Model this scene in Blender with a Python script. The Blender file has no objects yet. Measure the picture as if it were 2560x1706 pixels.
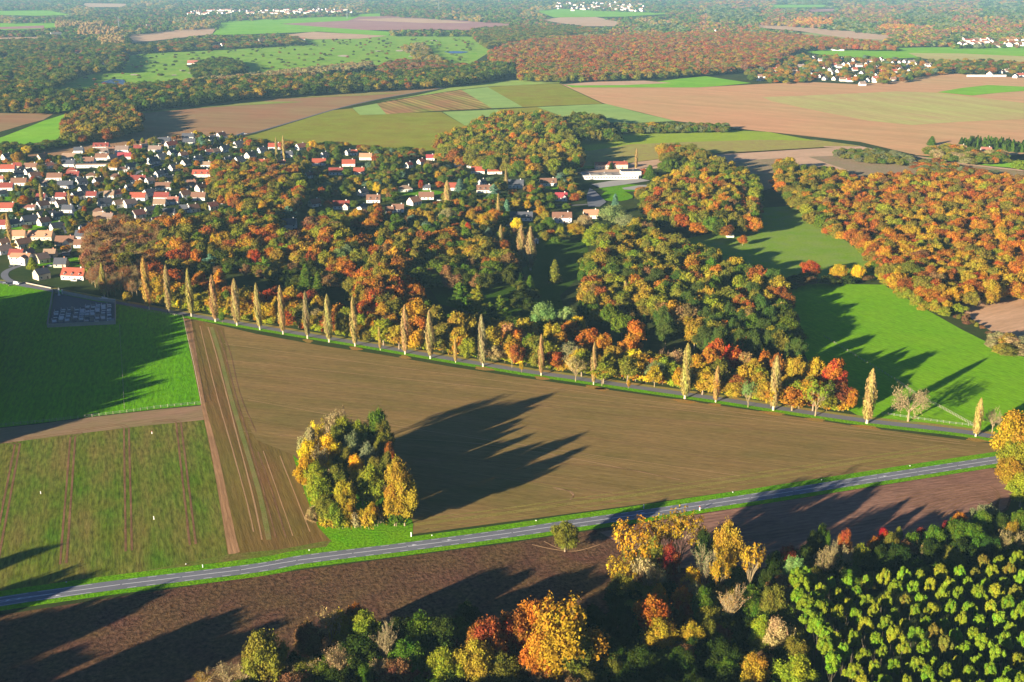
import bpy, math, random
import numpy as np
from mathutils import Vector, Matrix
SC = bpy.context.scene
COL = SC.collection
rnd = random.Random(7)
rng = np.random.default_rng(11)
PI = math.pi
# ------------------------------------------------------------------ camera, sky, sun, exposure
CAMH, FPX, PITCH = 205.0, 2786.0, math.radians(18.1)
cd = bpy.data.cameras.new('camera'); cam = bpy.data.objects.new('camera', cd); COL.objects.link(cam)
cam.location = (0, 0, CAMH); cam.rotation_euler = (PI/2-PITCH, 0, 0)
cd.sensor_width = 36.0; cd.lens = 36.0*FPX/2560; cd.clip_start = 1.0; cd.clip_end = 40000
SC.camera = cam
SUN_EL, SUN_AZ = math.radians(11.5), math.radians(225)       # math angle of the direction towards the sun in the ground plane
w = bpy.data.worlds.new('World'); SC.world = w; w.use_nodes = True
nt = w.node_tree; bg = nt.nodes['Background']
sky = nt.nodes.new('ShaderNodeTexSky'); sky.sky_type = 'NISHITA'; sky.sun_disc = False
sky.sun_elevation = SUN_EL; sky.sun_rotation = math.radians(90)-SUN_AZ; sky.dust_density = 0.2; sky.ozone_density = 5.0; sky.air_density = 0.35
nt.links.new(sky.outputs[0], bg.inputs[0]); bg.inputs[1].default_value = 0.05
sd = bpy.data.lights.new('sun', 'SUN'); sd.energy = 5.0; sd.angle = math.radians(0.53); sd.color = (1.0, 0.85, 0.63)
sun = bpy.data.objects.new('sun', sd); COL.objects.link(sun)
dv = Vector((math.cos(SUN_AZ)*math.cos(SUN_EL), math.sin(SUN_AZ)*math.cos(SUN_EL), math.sin(SUN_EL)))
sun.rotation_euler = dv.to_track_quat('Z', 'Y').to_euler()
SC.view_settings.view_transform = 'Standard'; SC.view_settings.look = 'None'
SC.view_settings.exposure = 1.7; SC.view_settings.gamma = 1.0

# ------------------------------------------------------------------ photograph pixel (2560 wide) <-> ground
cF = np.array([0, math.cos(PITCH), -math.sin(PITCH)]); cU = np.array([0, math.sin(PITCH), math.cos(PITCH)])
def P(x, y, z=0.0):
    d = cF*FPX + np.array([1., 0, 0])*(x-1280) - cU*(y-853)
    t = (z-CAMH)/d[2]
    return np.array([0, 0, CAMH]) + d*t
def proj(X, Y, Z):
    X = np.asarray(X, float); Y = np.asarray(Y, float); Z = np.asarray(Z, float)-CAMH
    dep = Y*cF[1]+Z*cF[2]; up = Y*cU[1]+Z*cU[2]
    return 1280+FPX*X/dep, 853-FPX*up/dep, dep
def dist(p): return float(np.linalg.norm(np.asarray(p)-np.array([0, 0, CAMH])))
def pxm(x, y): return FPX/dist(P(x, y))                    # photograph pixels per metre at a ground point
def inpoly(px, py, poly):
    px = np.asarray(px, float); py = np.asarray(py, float); r = np.zeros(px.shape, bool)
    n = len(poly)
    for i in range(n):
        x1, y1 = poly[i]; x2, y2 = poly[(i+1) % n]
        c = ((y1 > py) != (y2 > py))
        with np.errstate(divide='ignore', invalid='ignore'):
            xi = (x2-x1)*(py-y1)/(y2-y1+1e-12)+x1
        r ^= c & (px < xi)
    return r
def wdir(a, b):                                             # world angle of the ground line through two pixels
    p = P(*a); q = P(*b); return math.atan2(q[1]-p[1], q[0]-p[0])

# ------------------------------------------------------------------ materials
class NT:
    def __init__(s, name):
        m = bpy.data.materials.new(name); m.use_nodes = True; s.m = m; s.t = m.node_tree
        s.t.nodes.clear(); s.out = s.n('ShaderNodeOutputMaterial')
    def n(s, typ, **kw):
        x = s.t.nodes.new(typ)
        for k, v in kw.items(): setattr(x, k, v)
        return x
    def l(s, a, b): s.t.links.new(a, b)
    def val(s, sock, v):
        if hasattr(v, 'links') or isinstance(v, bpy.types.NodeSocket): s.l(v, sock)
        else: sock.default_value = v
    def noise(s, vec, scale, detail=3.0, rough=0.55, dist=0.0):
        x = s.n('ShaderNodeTexNoise'); s.l(vec, x.inputs['Vector']); x.inputs['Scale'].default_value = scale
        x.inputs['Detail'].default_value = detail; x.inputs['Roughness'].default_value = rough; x.inputs['Distortion'].default_value = dist
        return x.outputs['Fac']
    def math(s, op, a, b=0.0, c=None):
        x = s.n('ShaderNodeMath', operation=op); s.val(x.inputs[0], a); s.val(x.inputs[1], b)
        if c is not None: s.val(x.inputs[2], c)
        return x.outputs[0]
    def ramp(s, fac, lo, hi):
        x = s.n('ShaderNodeMapRange'); x.clamp = True; s.l(fac, x.inputs[0]); x.inputs[1].default_value = lo; x.inputs[2].default_value = hi
        return x.outputs[0]
    def mix(s, f, a, b, mode='MIX'):
        x = s.n('ShaderNodeMix', data_type='RGBA', blend_type=mode); s.val(x.inputs[0], f)
        for i, v in ((6, a), (7, b)):
            if isinstance(v, bpy.types.NodeSocket): s.l(v, x.inputs[i])
            else: x.inputs[i].default_value = (v[0], v[1], v[2], 1)
        return x.outputs[2]
    def finish(s, col, rough=0.95, spec=0.1, bump=None, bstr=0.5, bdist=0.3):
        b = s.n('ShaderNodeBsdfPrincipled'); s.l(b.outputs[0], s.out.inputs[0])
        if isinstance(col, bpy.types.NodeSocket): s.l(col, b.inputs['Base Color'])
        else: b.inputs['Base Color'].default_value = (*col, 1)
        b.inputs['Roughness'].default_value = rough; b.inputs['Specular IOR Level'].default_value = spec
        if bump is not None:
            u = s.n('ShaderNodeBump'); s.l(bump, u.inputs['Height']); u.inputs['Strength'].default_value = bstr; u.inputs['Distance'].default_value = bdist
            s.l(u.outputs[0], b.inputs['Normal'])
        return s.m
GAIN = 1.45
def field_mat(name, c1, c2, patch=60.0, fine=1.6, finec=0.5, c3=None, ang=None, period=6.0, stripe=0.0, sw=1.5, bump=0.35, streak=6.0, mid=12.0):
    """ground cover: two colours in large patches, finer mottling, optional drilling lines along a world angle"""
    gn = lambda c: tuple(min(.9, x*GAIN) for x in c)
    c1 = gn(c1); c2 = gn(c2); c3 = gn(c3) if c3 else None
    k = NT(name); g = k.n('ShaderNodeNewGeometry').outputs['Position']
    if ang is not None:
        mp = k.n('ShaderNodeMapping'); mp.vector_type = 'POINT'; mp.inputs['Rotation'].default_value = (0, 0, -ang); k.l(g, mp.inputs[0]); v = mp.outputs[0]
        m2 = k.n('ShaderNodeVectorMath', operation='MULTIPLY'); k.l(v, m2.inputs[0]); m2.inputs[1].default_value = (1/streak, 1, 1); vs = m2.outputs[0]
    else: v = g; vs = g
    big = k.ramp(k.noise(g, 1/patch, 4, 0.6, 0.3), 0.36, 0.64)
    med = k.ramp(k.noise(vs, 1/mid, 4, 0.6), 0.3, 0.7)
    fn = k.noise(vs, 1/fine, 3, 0.7)
    col = k.mix(big, c1, c2)
    if c3 is not None: col = k.mix(k.math('MULTIPLY', med, 0.8), col, c3)
    hsv = k.n('ShaderNodeHueSaturation'); k.l(col, hsv.inputs['Color'])
    val = k.math('ADD', 1-finec*0.5, k.math('MULTIPLY', k.ramp(fn, 0.25, 0.75), finec))
    val = k.math('MULTIPLY', val, k.math('ADD', 0.9, k.math('MULTIPLY', med, 0.2)))
    if stripe:
        sx = k.n('ShaderNodeSeparateXYZ'); k.l(v, sx.inputs[0])
        yy = k.math('ADD', sx.outputs[1], k.math('MULTIPLY', k.noise(g, 0.02, 2), sw))
        s1 = k.math('SINE', k.math('MULTIPLY', yy, 2*PI/period))
        s2 = k.math('SINE', k.math('MULTIPLY', yy, 2*PI/(period*3.7)))
        s3 = k.math('ADD', k.math('MULTIPLY', s1, 0.6), k.math('MULTIPLY', s2, 0.4))
        s3 = k.math('MULTIPLY', s3, k.ramp(k.noise(vs, 0.03, 3), 0.3, 0.6))
        val = k.math('MULTIPLY', val, k.math('ADD', 1.0, k.math('MULTIPLY', s3, stripe)))
    k.l(val, hsv.inputs['Value'])
    return k.finish(hsv.outputs[0], 1.0, 0.0, bump=fn, bstr=bump, bdist=0.35)
def plain_mat(name, c, rough=0.8, spec=0.2, var=0.15, scale=1.0):
    k = NT(name); g = k.n('ShaderNodeTexCoord').outputs['Object']
    h = k.n('ShaderNodeHueSaturation'); h.inputs['Color'].default_value = (*c, 1)
    k.l(k.math('ADD', 1-var, k.math('MULTIPLY', k.noise(g, scale, 4), 2*var)), h.inputs['Value'])
    return k.finish(h.outputs[0], rough, spec)
def leaf_mat(name, inst, tex=0.55, trans=0.22):
    """leaf colour comes from the tree (object colour, or the instancer's own), varied leaf by leaf and clump by clump"""
    k = NT(name)
    if inst:
        a = k.n('ShaderNodeAttribute', attribute_type='INSTANCER', attribute_name='tcol'); c = a.outputs['Color']
    else:
        c = k.n('ShaderNodeObjectInfo').outputs['Color']
    r1 = k.n('ShaderNodeAttribute', attribute_name='rv').outputs['Fac']; r2 = k.n('ShaderNodeAttribute', attribute_name='lv').outputs['Fac']
    h = k.n('ShaderNodeHueSaturation'); k.l(c, h.inputs['Color'])
    k.l(k.math('ADD', 0.472, k.math('MULTIPLY', k.math('ADD', k.math('MULTIPLY', r2, 0.75), k.math('MULTIPLY', r1, 0.25)), 0.062)), h.inputs['Hue'])
    k.l(k.math('ADD', 1-tex/2, k.math('MULTIPLY', r1, tex)), h.inputs['Value'])
    d = k.n('ShaderNodeBsdfDiffuse'); t = k.n('ShaderNodeBsdfTranslucent'); mx = k.n('ShaderNodeMixShader'); mx.inputs[0].default_value = trans
    k.l(h.outputs[0], d.inputs[0]); k.l(h.outputs[0], t.inputs[0]); k.l(d.outputs[0], mx.inputs[1]); k.l(t.outputs[0], mx.inputs[2]); k.l(mx.outputs[0], k.out.inputs[0])
    return k.m
LEAF = leaf_mat('leaf', False); LEAFI = leaf_mat('leaf_in_wood', True)
BARK = plain_mat('bark', (0.30, 0.23, 0.15), 0.9, 0.1, 0.3, 1.5)
DARKBARK = plain_mat('dark_bark', (.09, .075, .05), .9, .1, .3, 1.5)
PALEBARK = plain_mat('pale_bark', (0.62, 0.52, 0.38), 0.9, 0.1, 0.25, 1.5)
TWIG = plain_mat('twig', (0.30, 0.23, 0.125), 0.9, 0.1, 0.25, 2)
# ------------------------------------------------------------------ mesh helpers
def link(name, me, parent=None, loc=None, rotz=None):
    o = bpy.data.objects.new(name, me); COL.objects.link(o)
    if parent: o.parent = parent
    if loc is not None: o.location = [float(c) for c in loc]
    if rotz is not None: o.rotation_euler = (0, 0, rotz)
    return o
def tag(o, label=None, cat=None, group=None, kind=None):
    if label: o['label'] = label
    if cat: o['category'] = cat
    if group: o['group'] = group
    if kind: o['kind'] = kind
    return o
def mesh(name, V, Fs, mats, mi=None, attrs=None, smooth=False):
    me = bpy.data.meshes.new(name)
    me.from_pydata([tuple(map(float, v)) for v in V], [], [tuple(int(i) for i in f) for f in Fs])
    for m in (mats if isinstance(mats, (list, tuple)) else [mats]): me.materials.append(m)
    if mi is not None: me.polygons.foreach_set('material_index', np.asarray(mi, np.int32))
    for k, v in (attrs or {}).items():
        a = me.attributes.new(k, 'FLOAT', 'FACE'); a.data.foreach_set('value', np.asarray(v, np.float32))
    if smooth: me.polygons.foreach_set('use_smooth', [True]*len(me.polygons))
    me.update(); return me
class MB:
    def __init__(s): s.V = []; s.F = []; s.M = []; s.rv = []; s.lv = []
    def add(s, V, Fs, m=0, rv=0.5, lv=0.5):
        o = len(s.V); s.V += [tuple(v) for v in V]; s.F += [tuple(i+o for i in f) for f in Fs]; n = len(Fs)
        s.M += [m]*n; s.rv += list(rv) if hasattr(rv, '__len__') else [rv]*n; s.lv += list(lv) if hasattr(lv, '__len__') else [lv]*n
    def box(s, x0, x1, y0, y1, z0, z1, m=0):
        V = [(x0,y0,z0),(x1,y0,z0),(x1,y1,z0),(x0,y1,z0),(x0,y0,z1),(x1,y0,z1),(x1,y1,z1),(x0,y1,z1)]
        s.add(V, [(3,2,1,0),(4,5,6,7),(0,1,5,4),(1,2,6,5),(2,3,7,6),(3,0,4,7)], m)
    def tube(s, pts, rad, n=5, m=0, cap=True):
        pts = [np.asarray(p, float) for p in pts]; V = []; Fs = []
        for i, p in enumerate(pts):
            d = pts[min(i+1, len(pts)-1)]-pts[max(i-1, 0)]; d = d/(np.linalg.norm(d)+1e-9)
            a = np.cross(d, [0.3, 0.9, 0.2]); a /= np.linalg.norm(a)+1e-9; b = np.cross(d, a)
            for j in range(n):
                t = 2*PI*j/n; V.append(p+(a*math.cos(t)+b*math.sin(t))*rad[i])
        for i in range(len(pts)-1):
            for j in range(n): Fs.append((i*n+j, i*n+(j+1) % n, (i+1)*n+(j+1) % n, (i+1)*n+j))
        if cap: Fs.append(tuple(range((len(pts)-1)*n, len(pts)*n)))
        s.add(V, Fs, m)
    def build(s, name, mats, smooth=False): return mesh(name, s.V, s.F, mats, s.M, {'rv': s.rv, 'lv': s.lv}, smooth)
def leaves(mb, C, N, size, asp=1.0, m=0, lv=None, up=0.0, jit=0.6, seed=0):
    """one small quad per point, roughly facing along N; up>0 stands the quads upright"""
    r = np.random.default_rng(seed); n = len(C)
    N = N+r.normal(0, jit, (n, 3)); N /= np.linalg.norm(N, axis=1)[:, None]+1e-9
    A = np.cross(N, r.normal(0, 1, (n, 3)) if up <= 0 else np.tile([0, 0, 1.], (n, 1))+r.normal(0, 1-up, (n, 3))); A /= np.linalg.norm(A, axis=1)[:, None]+1e-9
    B = np.cross(A, N)
    s = size*r.uniform(0.6, 1.4, n)[:, None]/2
    a = A*s; b = B*s*asp
    V = np.stack([C-a-b*0.7, C+a*0.8-b, C+a+b*0.8, C-a*0.7+b], 1).reshape(-1, 3)
    o = len(mb.V); mb.V += [tuple(v) for v in V]; mb.F += [(o+4*i, o+4*i+1, o+4*i+2, o+4*i+3) for i in range(n)]
    mb.M += [m]*n; mb.rv += list(r.uniform(0, 1, n)); mb.lv += list(lv if lv is not None else np.full(n, .5))
ICO = None
def ico():
    global ICO
    if ICO is None:
        import bmesh
        b = bmesh.new(); bmesh.ops.create_icosphere(b, subdivisions=2, radius=1.0)
        ICO = (np.array([v.co[:] for v in b.verts]), [tuple(v.index for v in f.verts) for f in b.faces]); b.free()
    return ICO
def lobes_crown(mb, lobes, n, size, seed, asp=1.0, core=0.8, up=0.0, jit=0.55, out=0.12):
    """leaf quads over the surfaces of many overlapping clumps; a ragged closed inner mass keeps the crown opaque"""
    r = np.random.default_rng(seed)
    L = np.array([l[:3] for l in lobes]); Rr = np.array([l[3:6] for l in lobes])
    area = Rr.prod(axis=1)**(2/3); cnt = np.maximum(4, (n*area/area.sum()*1.35)).astype(int)
    Cs = []; Ns = []; ls = []
    lvr = r.uniform(0, 1, len(lobes))
    for i in range(len(lobes)):
        d = r.normal(0, 1, (cnt[i], 3)); d /= np.linalg.norm(d, axis=1)[:, None]
        d[:, 2] = np.where(d[:, 2] < -0.55, -d[:, 2], d[:, 2])
        p = L[i]+d*Rr[i]*(1+r.normal(0, out, (cnt[i], 1)))
        ok = np.ones(cnt[i], bool)
        for j in range(len(lobes)):
            if j != i: ok &= (((p-L[j])/Rr[j])**2).sum(1) > 0.62
        Cs.append(p[ok]); Ns.append((d/Rr[i]*Rr[i].mean())[ok]); ls.append(np.full(ok.sum(), lvr[i]))
    C = np.concatenate(Cs); N = np.concatenate(Ns)
    leaves(mb, C, N, size, asp, 0, np.concatenate(ls), up, jit, seed+5)
    if core:
        v, f = ico()
        for i in range(len(lobes)):
            w_ = v*(1+r.normal(0, 0.12, (len(v), 1)))*Rr[i]*core+L[i]
            mb.add(w_, f, 0, r.uniform(0.2, 0.7, len(f)), lvr[i])
def broad_lobes(r, H=16.0, R=5.5, z0=3.0, nl=26, lr=(0.28, 0.46), wild=0.0):
    out = []; cz = (H+z0)/2; hz = (H-z0)/2
    for i in range(nl):
        a = r.uniform(0, 2*PI); u = r.uniform(-0.85, 1.0); rr = math.sqrt(max(0.05, 1-u*u))*r.uniform(0.5-wild*.1, 0.78+wild*.2)
        q = r.uniform(*lr)*R
        out.append((math.cos(a)*rr*R, math.sin(a)*rr*R, cz+u*hz*(0.72+wild*r.uniform(-.12, .14)), q, q, q*r.uniform(0.75, 1.0+wild*.7)))
    out.append((0, 0, cz, R*0.55, R*0.55, hz*0.7))
    return out
def trunk_mb(r, H, z0, rad, mb=None, m=0, limbs=6, R=4.0):
    mb = mb or MB()
    mb.tube([(0, 0, -0.3), (0.1, 0, z0*0.6), (0.15, 0.1, z0*1.2), (0.1, 0.2, H*0.72)], [rad*1.3, rad, rad*0.85, rad*0.25], 7, m)
    for i in range(limbs):
        a = 2*PI*i/limbs+r.uniform(-.4, .4); zz = z0+(H-z0)*r.uniform(0.0, 0.35); e = R*r.uniform(0.5, 0.8)
        mb.tube([(0.1, 0.1, zz), (math.cos(a)*e*0.45, math.sin(a)*e*0.45, zz+(H-z0)*0.16), (math.cos(a)*e, math.sin(a)*e, zz+(H-z0)*0.38)], [rad*0.5, rad*0.3, rad*0.1], 4, m)
    return mb
def branch(mb, p, d, L, rad, lev, r, spread=0.55, upw=0.12, m=0, tips=None):
    q = p+d*L*0.5+r.normal(0, 0.04*L, 3); e = q+(d+np.array([0, 0, upw]))*L*0.5
    mb.tube([p, q, e], [rad, rad*0.8, rad*0.6], 5 if rad > 0.12 else 3, m, cap=False)
    if lev == 0:
        if tips is not None: tips.append(e)
        return
    k = 3 if lev > 1 else 4
    for i in range(k):
        ax = r.normal(0, 1, 3); ax -= ax@d*d; ax /= np.linalg.norm(ax)+1e-9
        nd = d+ax*spread*r.uniform(0.5, 1.3)+np.array([0, 0, upw]); nd /= np.linalg.norm(nd)
        branch(mb, e if i < 2 else q, nd, L*r.uniform(0.62, 0.86), max(rad*0.58, 0.035), lev-1, r, spread, upw, m, tips)
# ---- templates: name -> (crown mesh with object colour, crown mesh for instanced woods, trunk mesh, natural height, natural crown radius)
TPL = {}
def reg(kind, crown, trunk, H, R):
    ci = crown.copy(); ci.name = crown.name+'_wood'
    for i, m in enumerate(ci.materials):
        if m == LEAF: ci.materials[i] = LEAFI
    TPL.setdefault(kind, []).append((crown, ci, trunk, H, R))
def make_templates():
    for s in range(12):                                    # broadleaved trees in mass, seen from 600 m and more
        r = random.Random(100+s); H = 16; R = 5.6
        mb = MB(); lobes_crown(mb, broad_lobes(r, H, R, 2.5 if s % 2 else 4, 26+s % 5, (0.16, 0.38), .7), 2900, 0.58, s, core=.66, out=.26)
        reg('broad', mb.build('crown', LEAF), trunk_mb(r, H, 3.5, 0.28, R=R).build('trunk', BARK), H, R)
    for s in range(5):                                     # near broadleaved trees, finer leaves
        r = random.Random(200+s); H = 18; R = 6.5
        mb = MB(); lobes_crown(mb, broad_lobes(r, H, R, 3.0, 50, (0.13, 0.30), 1.0), 13000, 0.33, 50+s, out=0.32, core=0.6, asp=1.7, up=.45, jit=.7)
        reg('near', mb.build('crown', LEAF), trunk_mb(r, H, 3.5, 0.35, R=R).build('trunk', BARK), H, R)
    for s in range(3):                                     # near trees with thinning foliage: branches show between sprays of leaves
        r = random.Random(230+s); g = np.random.default_rng(230+s); H = 20; R = 6.0
        tr = MB(); tips = []
        tr.tube([(0, 0, -.3), (0.1, 0, 3), (0.2, 0.1, 6)], [.5, .42, .36], 8)
        for i in range(7):
            a = 2*PI*i/7+r.uniform(-.3, .3); d = np.array([math.cos(a)*0.5, math.sin(a)*0.5, 1.0]); d /= np.linalg.norm(d)
            branch(tr, np.array([0.15, 0.1, 3.5+i*0.5]), d, 6.2, 0.2, 3, g, 0.5, 0.12, 0, tips)
        T = np.array(tips); mb = MB(); C = np.repeat(T, 7, 0)+g.normal(0, 0.55, (len(T)*7, 3)); C[:, 2] += 0.3
        ctr = np.array([0, 0, 10.]); leaves(mb, C, (C-ctr)/8, 0.55, 1.3, 0, np.repeat(g.uniform(0, 1, len(T)), 7), 0.4, 0.6, s)
        reg('sparse', mb.build('crown', LEAF), tr.build('trunk', TWIG), float(T[:, 2].max()), float(np.percentile(np.hypot(T[:, 0], T[:, 1]), 92)))
    for s in range(4):                                     # bare trees (s>1: upright)
        g = np.random.default_rng(300+s); upr = s > 1
        tr = MB(); tips = []; base = 3.2
        tr.tube([(0, 0, -.3), (0.1, 0, base*.6), (0.1, 0.1, base+1.2)], [.55, .45, .38], 8)
        for i in range(8 if not upr else 6):
            a = 2*PI*i/7+g.uniform(-.3, .3); sp = 0.85 if not upr else 0.28
            d = np.array([math.cos(a)*sp, math.sin(a)*sp, 1.0 if upr else 0.75]); d /= np.linalg.norm(d)
            branch(tr, np.array([0.1, 0.1, base+i*0.15*(3 if upr else 1)]), d, 4.6 if upr else 3.6, 0.22, 4, g, 0.42 if upr else 0.62, 0.14 if upr else 0.02, 0, tips)
        T = np.array(tips); mb = MB(); C = np.repeat(T, 2, 0)+g.normal(0, 0.35, (len(T)*2, 3))
        leaves(mb, C, C*0.05, 0.24, 1.6, 0, np.repeat(g.uniform(0, 1, len(T)), 2), 0.5, 0.8, s)
        reg('upbare' if upr else 'bare', mb.build('crown', LEAF), tr.build('trunk', TWIG), float(T[:, 2].max()), float(np.percentile(np.hypot(T[:, 0], T[:, 1]), 95)))
    for s in range(5):                                     # lombardy poplars: narrow columns of upright sprays
        g = np.random.default_rng(400+s); H = 26.0; n = 2600
        tr = MB(); tr.tube([(0, 0, -.3), (0, 0, 1.8), (0.05, 0, 4.0), (0.1, 0.05, 23.5)], [.52, .42, .36, .08], 8)
        for i in range(34):
            a = g.uniform(0, 2*PI); z = g.uniform(2.8, 19); q = prof = 0.35+0.9*math.sin(PI*min(1, (z/H)**0.7))
            tr.tube([(0, 0, z), (math.cos(a)*q*0.8, math.sin(a)*q*0.8, z+1.6), (math.cos(a)*q*1.25, math.sin(a)*q*1.25, z+4.5)], [.12, .07, .03], 3)
        mb = MB(); t = g.uniform(0, 1, n)**0.9; z = 2.2+t*(H-2.2)
        prf = np.where(t < 0.22, 0.5+0.45*np.sin(t/0.22*PI/2), np.where(t < .55, .95+.05*np.sin((t-.22)/.33*PI), np.clip((1-t)/0.45, 0, 1)**0.5*.95))*1.85
        a = g.uniform(0, 2*PI, n); lob = 1+0.22*np.sin(a*3+t*9+s)+0.12*np.sin(a*7+t*23)
        rr = prf*lob*g.uniform(0.55, 1.08, n)
        C = np.stack([np.cos(a)*rr, np.sin(a)*rr, z], 1); N = np.stack([np.cos(a), np.sin(a), 0.25+0*a], 1)
        leaves(mb, C, N, 0.30, 3.0, 0, 0.5+0.5*np.sin(a*3+t*9), 0.85, 0.35, s)
        ring = [(0, 0, 2.2+(H-3.4)*k/9) for k in range(10)]
        mb.tube(ring, [0.4]+[.85*(0.45+0.55*math.sin(PI*min(1, k/9+0.12))) for k in range(1, 9)]+[0.15], 7)
        reg('poplar', mb.build('crown', LEAF), tr.build('trunk', PALEBARK), H, 2.3)
    for s in range(3):                                     # spruces and firs: tiers of drooping branches
        g = np.random.default_rng(500+s); H = 15.0; mb = MB(); Cs = []; Ns = []; lv = []
        for k in range(22):
            z = 1.0+k*(H-1.4)/22; R = 3.4*(1-(z/H))**0.85+0.25; m_ = int(9+R*4)
            for j in range(m_):
                a = 2*PI*(j+g.uniform(-.4, .4))/m_; l = R*g.uniform(0.75, 1.15); v_ = g.uniform()
                for u in np.linspace(0.25, 1, 5):
                    Cs.append((math.cos(a)*l*u, math.sin(a)*l*u, z+0.25-u*l*0.22+g.normal(0, .08))); Ns.append((math.cos(a)*.5, math.sin(a)*.5, .8)); lv.append(v_)
        leaves(mb, np.array(Cs), np.array(Ns), 0.62, 1.1, 0, lv, 0, 0.35, s)
        mb.tube([(0, 0, 1.2), (0, 0, H*0.5), (0, 0, H)], [2.1, 1.15, 0.05], 8)
        reg('spruce', mb.build('crown', LEAF), trunk_mb(rnd, H*.9, 1.5, 0.22, limbs=0).build('trunk', BARK), H, 3.4)
    for s in range(2):                                     # cedars: broad flat plates
        g = np.random.default_rng(520+s); H = 16.0; mb = MB(); L = []
        for k in range(34):
            u = g.uniform(0, 1); z = 3+u*(H-4); R = 6.6*(1-u)**0.55+0.6; a = g.uniform(0, 2*PI); d = R*g.uniform(0.25, 0.85); q = g.uniform(1.2, 2.1)*(1.1-u*0.4)
            L.append((math.cos(a)*d, math.sin(a)*d, z, q, q, 0.5))
        L.append((0, 0, H-1, 0.9, 0.9, 1.2)); lobes_crown(mb, L, 2600, 0.55, 600+s, core=0.85, jit=0.35)
        mb.tube([(0, 0, 3), (0, 0, H*0.6), (0, 0, H-1)], [2.4, 1.4, 0.3], 7)
        reg('cedar', mb.build('crown', LEAF), trunk_mb(rnd, H*.9, 3.0, 0.4, limbs=6).build('trunk', BARK), H, 6.4)
    for s in range(4):                                     # plantation trees: brush-like crowns of upswept tufts
        g = np.random.default_rng(700+s); H = 19.0; mb = MB(); L = []
        for k in range(22):
            a = g.uniform(0, 2*PI); u = g.uniform(0, 1); z = 14.0+u*3.7; d = (0.5+1.9*math.sin(PI*min(1, .3+u*0.65)))*g.uniform(0.4, 1)
            L.append((math.cos(a)*d, math.sin(a)*d, z, .5, .5, .95))
        lobes_crown(mb, L, 4200, 0.25, 710+s, asp=1.9, core=0.8, up=0.7, jit=0.5, out=0.2)
        reg('brush', mb.build('crown', LEAF), trunk_mb(rnd, H, 6, 0.16, limbs=5, R=2).build('trunk', DARKBARK), H, 2.6)
    for s in range(4):                                     # bushes
        r = random.Random(800+s); mb = MB(); lobes_crown(mb, broad_lobes(r, 4.0, 2.3, 0.0, 11, (0.3, 0.5)), 800, 0.36, 800+s, core=.6, out=.25)
        reg('bush', mb.build('foliage', LEAF), trunk_mb(r, 2.5, 0.5, 0.07, limbs=4, R=1.2).build('stem', BARK), 4.0, 2.3)
    for s in range(4):                                     # far trees: few, coarse leaves
        r = random.Random(900+s); mb = MB(); lobes_crown(mb, broad_lobes(r, 16, 6.5, 0.0, 9, (0.35, 0.55)), 90, 2.6, 900+s, core=0.92)
        reg('far', mb.build('crown', LEAF), None, 16, 6.5)
make_templates()
CO = dict(rust=(.27,.085,.020), orange=(.42,.155,.018), redor=(.36,.08,.018), red=(.40,.045,.014), lime=(.30,.34,.018), darkred=(.20,.035,.02), yellow=(.62,.42,.02), gold=(.42,.24,.018),
  ochre=(.33,.225,.022), olive=(.17,.165,.022), ygreen=(.22,.25,.018), green=(.085,.15,.012), dgreen=(.036,.062,.009), pine=(.075,.11,.02), bluegreen=(.11,.20,.12),
  brown=(.20,.105,.045), tan=(.33,.21,.085), beige=(.34,.27,.115), pink=(.30,.145,.075), lgreen=(.22,.30,.085), popl=(.38,.27,.095), greygreen=(.17,.20,.09), maroon=(.12,.03,.03), brush=(.155,.245,.016))
CN = dict(lime='lime-yellow', rust='russet', orange='orange', redor='red-orange', red='red', darkred='dark red', yellow='bright yellow', gold='golden', ochre='ochre', olive='olive green', ygreen='yellow-green',
  green='green', dgreen='dark green', pine='dark pine-green', bluegreen='blue-green', brown='brown', tan='tan', beige='beige', pink='pinkish brown', lgreen='pale green', popl='straw-coloured', greygreen='grey-green', maroon='maroon', brush='yellow-green')
ORD = ['', 'first','second','third','fourth','fifth','sixth','seventh','eighth','ninth','tenth','eleventh','twelfth','thirteenth','fourteenth','fifteenth','sixteenth','seventeenth','eighteenth','nineteenth','twentieth',
  'twenty-first','twenty-second','twenty-third','twenty-fourth','twenty-fifth','twenty-sixth']
def vary(c, a=0.14):
    k = rnd.uniform(1-a, 1+a); return tuple(max(0.004, x*k*rnd.uniform(1-a*.7, 1+a*.7)) for x in CO[c])
TREES = []      # dict(kind,x,y,h,rad,col,name,zone,parts,px)
def tree(kind, px, py, h, rpx=None, col='olive', zone='', name='broadleaf_tree', parts=True, base=False, R=None, top=None, lab=None):
    """px,py: crown centre in the photograph (or the trunk foot with base=True); stands where that ray meets the tree's own height"""
    p = P(px, py, 0 if base else 0.58*h)
    if R is None and rpx is not None: R = rpx*dist(p)/FPX
    TREES.append(dict(kind=kind, x=p[0], y=p[1], h=h, R=R, col=col, zone=zone, name=name, parts=parts, lab=lab))
HOUSES = []
BLOCK = []      # (px,py,rx,ry) keep-clear boxes in the photograph round houses and roads
def clear(px, py, pad=0):
    for (x, y, rx, ry) in BLOCK:
        if abs(px-x) < rx+pad and abs(py-y) < ry+pad: return False
    return True
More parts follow.
